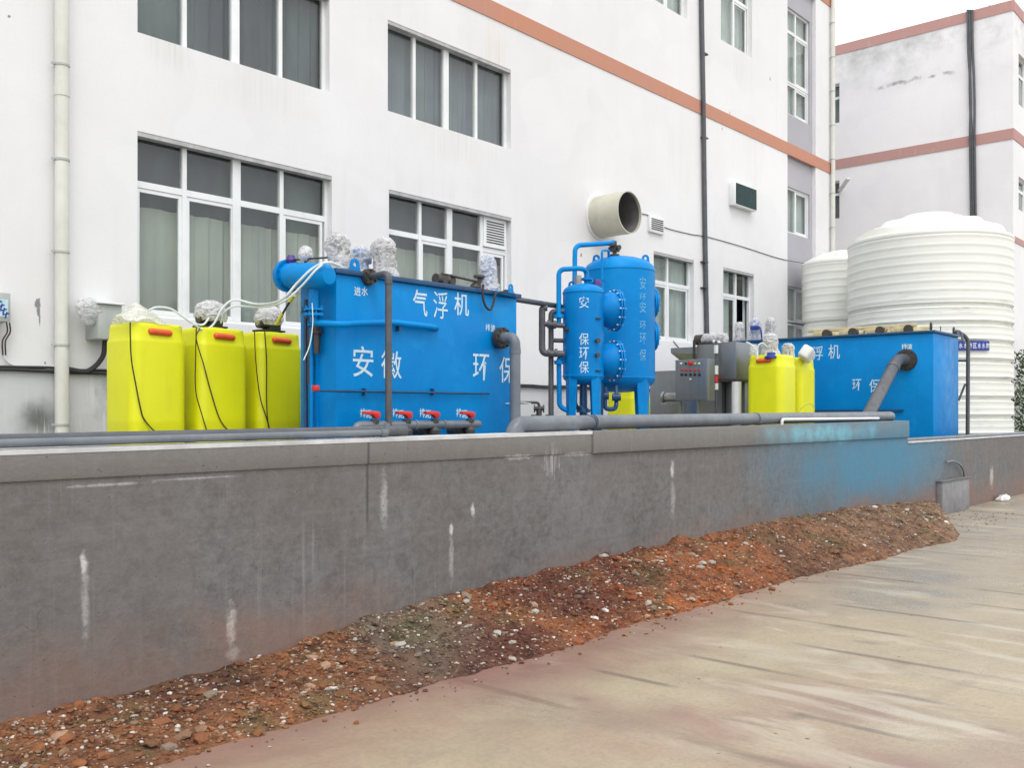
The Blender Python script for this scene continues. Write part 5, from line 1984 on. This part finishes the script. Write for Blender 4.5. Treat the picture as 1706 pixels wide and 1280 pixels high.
# flow meter tube
q = P(1204, 610, X=CX - .1)
mb = MB()
mb.tube([(CX - .31, q.y, 2.75), (CX - .31, q.y, 1.4)], .022)
fm = mb.build('flow_pipe', M['pvc_dark'], root)
for zc0, zc1, m in ((2.36, 2.22, 'white_pvc'), (2.2, 2.1, 'red'), (2.08, 1.98, 'white_pvc'), (2.68, 2.55, 'white_pvc')):
    mb = MB()
    mb.cyl((CX - .31, q.y, zc0), (CX - .31, q.y, zc1), .035)
    mb.build('flow_meter', M[m], fm)
# white pipe and post
q = P(1230, 660, X=CX - .2)
mb = MB()
mb.cyl((CX - .2, q.y + .03, YARD), (CX - .2, q.y + .03, zm - .04), .075, n=22)
mb.build('downpipe', M['white_pvc'], root)
# pump left of the panel
q = P(1110, 662, X=13.4)
mb = MB()
mb.cyl(q, q + Vector((0, -.22, 0)), .07)
mb.cyl(q + Vector((-.03, -.06, -.02)), q + Vector((-.03, -.30, -.02)), .045)
mb.lathe(q + Vector((0, .02, 0)), [(0, 0), (.08, 0), (.09, .04), (.04, .07), (0, .07)], n=14, axis=(0, 1, 0))
mb.box(q + Vector((-.08, -.3, -.13)), q + Vector((.08, .05, -.09)))
tag(mb.build('transfer_pump', M['grey_metal'], loc=q), 'small silver pump at the left foot of the steel control panel', 'pump')
q = P(1107, 640, X=14.2)
mb = MB()
mb.box((14.2, q.y - .4, YARD), (14.7, q.y + .3, P(1107, 618, X=14.2).z))
tag(mb.build('steel_box', M['steel'], loc=q, bevel=.01), 'grey brown metal box behind the silver pump', 'box')

# right yellow drums
q = P(1286, 690, t=14.7)
YA = (q.x, q.y)
dosing_tank('right yellow drum nearest the steel cabinets, red handle on its rim', (q.x, q.y, YARD), 2.49, .57, handles=((-1, .0),))
q2 = P(1320, 690, t=15.6)
dosing_tank('right yellow drum half hidden behind its neighbour, before the second blue tank', (q2.x, q2.y, YARD), 2.49, .57, handles=())


def wrapped_unit(label, q, h, r, seed, name='stirrer_motor'):
    t = thing(name, label, 'motor', tuple(q), 'film wrapped stirrer motors on the right')
    wrapped_motor(t, q, h, r, seed)


wrapped_unit('plastic wrapped stirrer motor leaning on the front right yellow drum', Vector((*YA, 2.49)) + Rv * -.02, .34, .15, 41)
wrapped_unit('small plastic wrapped stirrer motor on the rear right yellow drum', Vector((q2.x, q2.y, 2.49)) + Rv * -.05 + Fv * .05, .26, .12, 43)
q3 = P(1344, 590, t=15.2)
bm = bmesh.new()
bmesh.ops.create_cube(bm, size=1)
bmesh.ops.bevel(bm, geom=bm.edges[:], offset=.22, segments=4, affect='EDGES', profile=0.5)
rm = Matrix.Rotation(R(35), 3, Fv) @ Matrix.Rotation(R(10), 3, 'Z')
mb = MB()
mb.add([q3 + rm @ Vector((v.co.x * .30, v.co.y * .18, v.co.z * .22)) for v in bm.verts], [tuple(v.index for v in f.verts) for f in bm.faces])
bm.free()
pm = q3 + rm @ Vector((.14, 0, .0))
mb.cyl(pm, pm + rm @ Vector((.04, 0, .0)), .03, n=14)
tag(mb.build('plastic_jug', M['white_pvc'], loc=q3), 'white plastic jug tipped over on the right yellow drums', 'jug')
mb = MB()
q = P(1285, 592, t=14.45)
mb.lathe(q + Vector((0, 0, -.05)), [(0, 0), (.10, 0), (.10, .03), (.07, .05), (.06, .09), (0, .09)], n=18)
tag(mb.build('motor_base', M['navy_sign'], loc=q), 'small dark blue base plate above the red handle of the right yellow drum', 'motor base')
cable('hose', 'pale hose looping from the steel cabinet to the right yellow drum', [P(*q, t=14.3) for q in ((1243, 570), (1252, 575), (1260, 586), (1262, 598))], .012, 'hose_white', 'hose')
cable('hose', 'white hose arching to the wrapped motor on the right yellow drum', [P(*q, t=14.5) for q in ((1262, 592), (1263, 577), (1270, 572), (1278, 578))], .010, 'hose_white', 'hose')
cable('hose', 'coiled yellow hose at the foot of the right yellow drums', [P(*q, t=14.2) for q in ((1330, 686), (1340, 676), (1350, 673), (1356, 678), (1356, 690))], .008, 'hose_yellow', 'hose')
mb = MB()
q = P(1256, 585, X=CX - .1)
wrap_mesh(mb, q + Vector((0, 0, -.12)), [(.05, 0), (.08, .06), (.07, .14), (.05, .2), (.01, .22)], 54, amp=.2)
tag(mb.build('plastic_bundle', M['wrap'], fix=False, loc=q), 'clump of clear film between the steel cabinet and the yellow drum', 'plastic film')

# ------------------------------------------------------------------ second flotation tank at the right
EX = P(1555, 550, Y=5.42).x
EY0 = 5.42
EX1 = P(1597, 557, Y=5.42).x
EY1 = P(1200, 563, X=EX).y
EZ = 3.04
e = thing('flotation_tank', 'second blue flotation tank at the right, cream rails on top and a slanting pipe', 'tank', (EX, EY0, YARD))
mb = MB()
mb.box((EX, EY0, YARD), (EX1, EY1, EZ - .04))
mb.build('tank_body', M['blue'], e, bevel=.015)
mb = MB()
mb.box((EX - .04, EY0 - .035, EZ - .04), (EX1 + .03, EY1, EZ))
mb.build('rim', M['blue_dark'], e, bevel=.006)
mb = MB()
zz = P(1400, 683, X=EX - .05).z
mb.box((EX - .05, EY0 + .5, zz - .03), (EX - .001, EY1, zz))
mb.build('ledge', M['blue_dark'], e, smooth=False)
FXt = EX - .003
paint(e, 'white_paint', (("浮", (1354, 577, 1371, 600)), ("机", (1380, 574, 1399, 598)), ("环", (1420, 632, 1435, 651)), ("保", (1448, 632, 1467, 654))), .004, X=FXt)
paint(e, 'white_paint', (("排", (1502, 573, 1511, 582)), ("渣", (1511, 573, 1520, 582))), .03, X=FXt)
# flange and slanting pipe
q = P(1510, 600, X=EX)
mb = MB()
flange(mb, (EX - .001, q.y, q.z), (-1, 0, 0), .19, .03, 10, .016)
flange(mb, (EX - .034, q.y, q.z), (-1, 0, 0), .18, .03, 10, .016)
mb.build('outlet_flange', M['dark_metal'], e)
p1 = Vector((EX - .34, q.y + .03, q.z + .0))
p2 = P(1447, 690, t=15.0)
mb = MB()
mb.tube([(EX - .03, q.y, q.z), p1, p2, p2 + (p2 - p1) * .15], .098, .15, n=24, seg=10)
mb.cyl(p1.lerp(p2, .14), p1.lerp(p2, .2), .106, n=24)
tag(mb.build('slanting_pipe', M['pvc_dark'], loc=p2), 'thick dark grey pipe slanting down from the second blue tank to the wall', 'pipe')
# cream scraper rails on top
mb = MB()
ra, rb_ = P(1350, 548, X=EX + .35).y, P(1530, 548, X=EX + .35).y
for xo in (.25, .95):
    mb.box((EX + xo, rb_, EZ + .10), (EX + xo + .05, ra, EZ + .16))
    for k in range(5):
        yk = rb_ + (ra - rb_) * (k + .25) / 5
        mb.lathe((EX + xo + .025, yk, EZ + .04), [(.04, -.03), (.07, -.03), (.07, .03), (.04, .03)], n=18, axis=(1, 0, 0))
for k in range(4):
    yk = rb_ + (ra - rb_) * (k + .5) / 4
    mb.box((EX + .22, yk - .14, EZ + .02), (EX + 1.02, yk + .14, EZ + .105))
mb.build('scraper_rail', M['cream'], e, bevel=.01)
for k in range(4):
    mb = MB()
    yk = rb_ + (ra - rb_) * (k + .02) / 4 + .12
    mb.cyl((EX + .2, yk, EZ + .06), (EX + .32, yk, EZ + .06), .08, n=16)
    mb.build('scraper_wheel', M['dark_metal'], e)
for (px, Yl, Xl) in ((1551, EY0 + .06, EX + .04), (1589, EY0 + .06, EX1 - .1)):
    q = P(px, 545, Y=Yl)
    mb = MB()
    mb.lathe((q.x, Yl, EZ + .075), [(.035, -.012), (.072, -.012), (.072, .012), (.035, .012), (.035, -.012)], n=20, axis=(.5, -1, 0))
    mb.build('lifting_ring', M['dark_metal'], e)
q = P(1567, 540, Y=EY0 + .3)
mb = MB()
mb.cyl((q.x, EY0 + .3, EZ), (q.x, EY0 + .3, EZ + .17), .008)
mb.bar((q.x - .03, EY0 + .3, EZ + .17), (q.x + .03, EY0 + .3, EZ + .17), .012, .012)
mb.build('float_rod', M['black'], e)
for k, (px, h, r) in enumerate(((1232, .40, .125), (1258, .46, .14), (1284, .44, .125))):
    q = P(px, 563, X=EX + .35)
    wrapped_motor(e, (EX + .35, q.y, EZ), h, r, k + 61)
mb = MB()
q = P(1256, 548, X=EX + .1)
mb.box((EX + .08, q.y - .07, q.z - .02), (EX + .2, q.y + .07, q.z + .06))
mb.curve([(EX + .1, q.y - .05, q.z + .03), (EX + .05, q.y - .16, q.z), (EX + .05, q.y - .2, EZ)], .018, n=8)
mb.build('junction_box', M['navy_sign'], e, bevel=.006)
# right side pipework
mb = MB()
tS = 17.9
mb.tube([P(1592, 556, t=tS - .3), P(1603, 556, t=tS), P(1613, 566, t=tS), P(1612, 735, t=tS)], .036, .12, n=14)
mb.tube([P(1597, 601, t=tS + .1), P(1612, 601, t=tS)], .02)
mb.tube([P(1608, 640, t=tS), P(1597, 668, t=tS)], .02)
tag(mb.build('corner_pipe', M['pvc_dark'], loc=P(1612, 700, t=tS)), 'dark upright pipe at the right corner of the second blue tank', 'pipe')
cable('hose', 'grey flexible hose curling over the right corner of the second blue tank', [P(*q, t=17.2) for q in ((1590, 551), (1598, 552), (1602, 557), (1604, 566), (1608, 572))], .022, 'pvc', 'hose')


# ------------------------------------------------------------------ white water tanks
def water_tank(label, cx, cy, r, zrim, ztop):
    root = thing('water_tank', label, 'water tank', (cx, cy, YARD), 'white ribbed water tanks')
    prof = [(r, YARD)]
    z = YARD
    zmid = YARD + (zrim - YARD) * .66
    while z < zmid:
        s_ = .40
        for dr_, dz in ((-.06, .0), (-.065, .045), (0, .075), (.014, .10), (.0, .13), (.0, .20), (.007, .225), (.0, .25), (0, .33), (.008, .36), (-.05, .395)):
            if z + dz < zmid: prof.append((r + dr_, z + dz))
        z += s_
    z = zmid
    while z < zrim - .08:
        for dr_, dz in ((-.002, 0), (-.003, .03), (.006, .06), (.009, .085), (0, .11), (0, .14)):
            if z + dz < zrim - .02: prof.append((r + dr_, z + dz))
        z += .19
    prof += [(r + .012, zrim - .02), (r + .016, zrim + .01), (r, zrim + .05)]
    mb = MB()
    mb.lathe((cx, cy, 0), prof, n=96)
    mb.build('tank_body', M['tank'], root)
    dh = ztop - zrim
    lp = [(r * .995, zrim + .045), (r * .93, zrim + .10), (r * .90, zrim + dh * .34), (r * .72, zrim + dh * .46), (r * .66, zrim + dh * .62), (r * .45, zrim + dh * .72), (r * .42, zrim + dh * .85), (r * .34, zrim + dh * .88), (r * .31, zrim + dh * .97), (0, ztop)]
    amp = [0, .0, .02, .05, .05, .03, 0, 0, 0, 0]
    mb = MB()
    mb.lathe((cx, cy, 0), lp, n=96, scallop=lambda j, a: amp[j] * max(-1, min(1, math.sin(a * 7) * 1.5)))
    mb.build('dome_top', M['tank'], root)
    return root


q = P(1546.5, 690, t=22)
TR = 1.745
wt = water_tank('big white ribbed water tank at the right with a blue sign', q.x, q.y, TR, 5.47, 6.15)
q4 = P(1401, 690, t=24.7)
water_tank('smaller cream white ribbed tank half hidden behind the big one', q4.x, q4.y, .97, 5.42, 5.78)
# blue sign on the tank
tcx, tcy = q.x, q.y


def hit_tank(px, r):
    d_ = ray(px, 500)
    A = d_.x ** 2 + d_.y ** 2
    B = -2 * (d_.x * tcx + d_.y * tcy)
    C_ = tcx ** 2 + tcy ** 2 - r * r
    tt = (-B - math.sqrt(max(B * B - 4 * A * C_, 0))) / (2 * A)
    return math.atan2(d_.y * tt - tcy, d_.x * tt - tcx), tt


aL, t1_ = hit_tank(1588, TR + .04)
aR, t2_ = hit_tank(1648, TR + .04)
szt, szb = EYE + (690 - 568) * t1_ / F, EYE + (690 - 584) * t1_ / F
root = thing('tank_sign', 'narrow navy sign with white characters on the big white tank', 'sign', (tcx + math.cos(aR) * TR, tcy + math.sin(aR) * TR, szb))
mb = MB()
vs = []
n = 16
for k in range(n + 1):
    a = aL + (aR - aL) * k / n
    for rr in (TR + .04, TR + .045):
        for z in (szb, szt):
            vs.append((tcx + math.cos(a) * rr, tcy + math.sin(a) * rr, z))
fs = []
for k in range(n):
    i, j = 4 * k, 4 * k + 4
    fs += [(i + 2, i + 3, j + 3, j + 2), (i, j, j + 1, i + 1), (i + 1, j + 1, j + 3, i + 3), (i, i + 2, j + 2, j)]
fs += [(0, 1, 3, 2), (4 * n, 4 * n + 2, 4 * n + 3, 4 * n + 1)]
mb.add(vs, fs)
mb.build('board', M['navy_sign'], root)
mb = MB()
chars = "恩水水箱区水水箱"
for k, ch in enumerate(chars):
    a0_ = aL + (aR - aL) * (k + .12) / len(chars)
    a1_ = aL + (aR - aL) * (k + .88) / len(chars)
    h_ = szt - szb
    lettering(mb, ch, lambda u, v: Vector((tcx + math.cos(a0_ + (a1_ - a0_) * u) * (TR + .05), tcy + math.sin(a0_ + (a1_ - a0_) * u) * (TR + .05), szb + h_ * (.22 + .56 * v))), .018)
mb.build('lettering', M['sign_white'], root, smooth=False, fix=False)

# ------------------------------------------------------------------ hedge at far right
rng = random.Random(3)
hx, hy_, = P(1706, 640, t=25).x + 1.0, P(1706, 640, t=25).y - .15
root = thing('hedge', 'dark green bush at the right edge beyond the white tank', 'bush', (hx, hy_, YARD))
mb = MB()
for i in range(5200):
    x = hx + rng.uniform(-1.4, 3.6)
    y = hy_ + rng.uniform(-.5, .55)
    z = 1.15 + rng.random() * (2.15 + .15 * mn.noise(Vector((x * 2, y * 2, 0))))
    c_ = Vector((x, y, z))
    nrm = Vector((rng.uniform(-1, 1), rng.uniform(-1, 1), rng.uniform(-.3, 1))).normalized()
    u = nrm.orthogonal().normalized()
    w = nrm.cross(u)
    s_ = rng.uniform(.03, .07)
    mb.add([c_ - u * s_, c_ + w * s_ * .5, c_ + u * s_, c_ - w * s_ * .5], [(0, 1, 2, 3)])
mb.build('foliage', M['leaf'], root, smooth=False, fix=False)
mb = MB()
for k in range(8):
    x = hx - 1.2 + k * .6
    mb.tube([(x, hy_, YARD - .05), (x + .05, hy_ + .05, 1.9), (x - .1, hy_, 3.0)], .03, r2=.008)
mb.build('stem', M['cable'], root)

# ------------------------------------------------------------------ small things by the road
q0, q1 = P(1566, 858, Y=WF - .06), P(1611, 858, Y=WF - .06)
zt_ = P(1590, 800, Y=WF - .06).z
root = thing('outlet_box', 'small grey box at the foot of the lower wall section under a curved hose', 'box', (q0.x, WF - .06, 0))
mb = MB()
mb.box((q0.x, WF - .10, 0), (q1.x, WF - .001, zt_))
mb.build('housing', M['outlet_grey'], root, bevel=.008)
mb = MB()
mb.box((q0.x - .02, WF - .12, zt_), (q1.x + .02, WF - .001, zt_ + .025))
mb.build('lid', M['concrete'], root, bevel=.005)
mb = MB()
mb.box((q1.x + .0, WF - .10, zt_ - .09), (q1.x + .03, WF - .06, zt_ - .04))
mb.build('plug', M['red'], root, smooth=False)
cable('hose', 'grey hose arching up the lower wall above the small grey box', [P(*q, Y=WF - .05) for q in ((1577, 770), (1590, 769), (1602, 778), (1607, 795), (1611, 830), (1612, 850))], .016, 'pvc', 'hose')
mb = MB()
qq = P(1671, 848, Y=WF - .12)
for k in range(5):
    wrap_mesh(mb, (qq.x + .09 * (k - 2), WF - .12 - .03 * (k % 2), 0), [(.05, 0), (.07, .03), (.06, .06 + .02 * (k % 3)), (.01, .1 + .02 * (k % 2))], 70 + k, n=14, amp=.4)
tag(mb.build('litter', M['trash'], fix=False, loc=(qq.x, WF - .12, 0)), 'crumpled white litter at the foot of the lower wall section', 'litter')
mb = MB()
qq = P(582, 1178, t=1.6 * F / (1178 - 690))
put_rock(mb, qq.x, qq.y, .012, .022)
tag(mb.build('stone', M['slate'], loc=(qq.x, qq.y, 0), smooth=False), 'single black stone lying on the tan road near the rubble', 'stone')
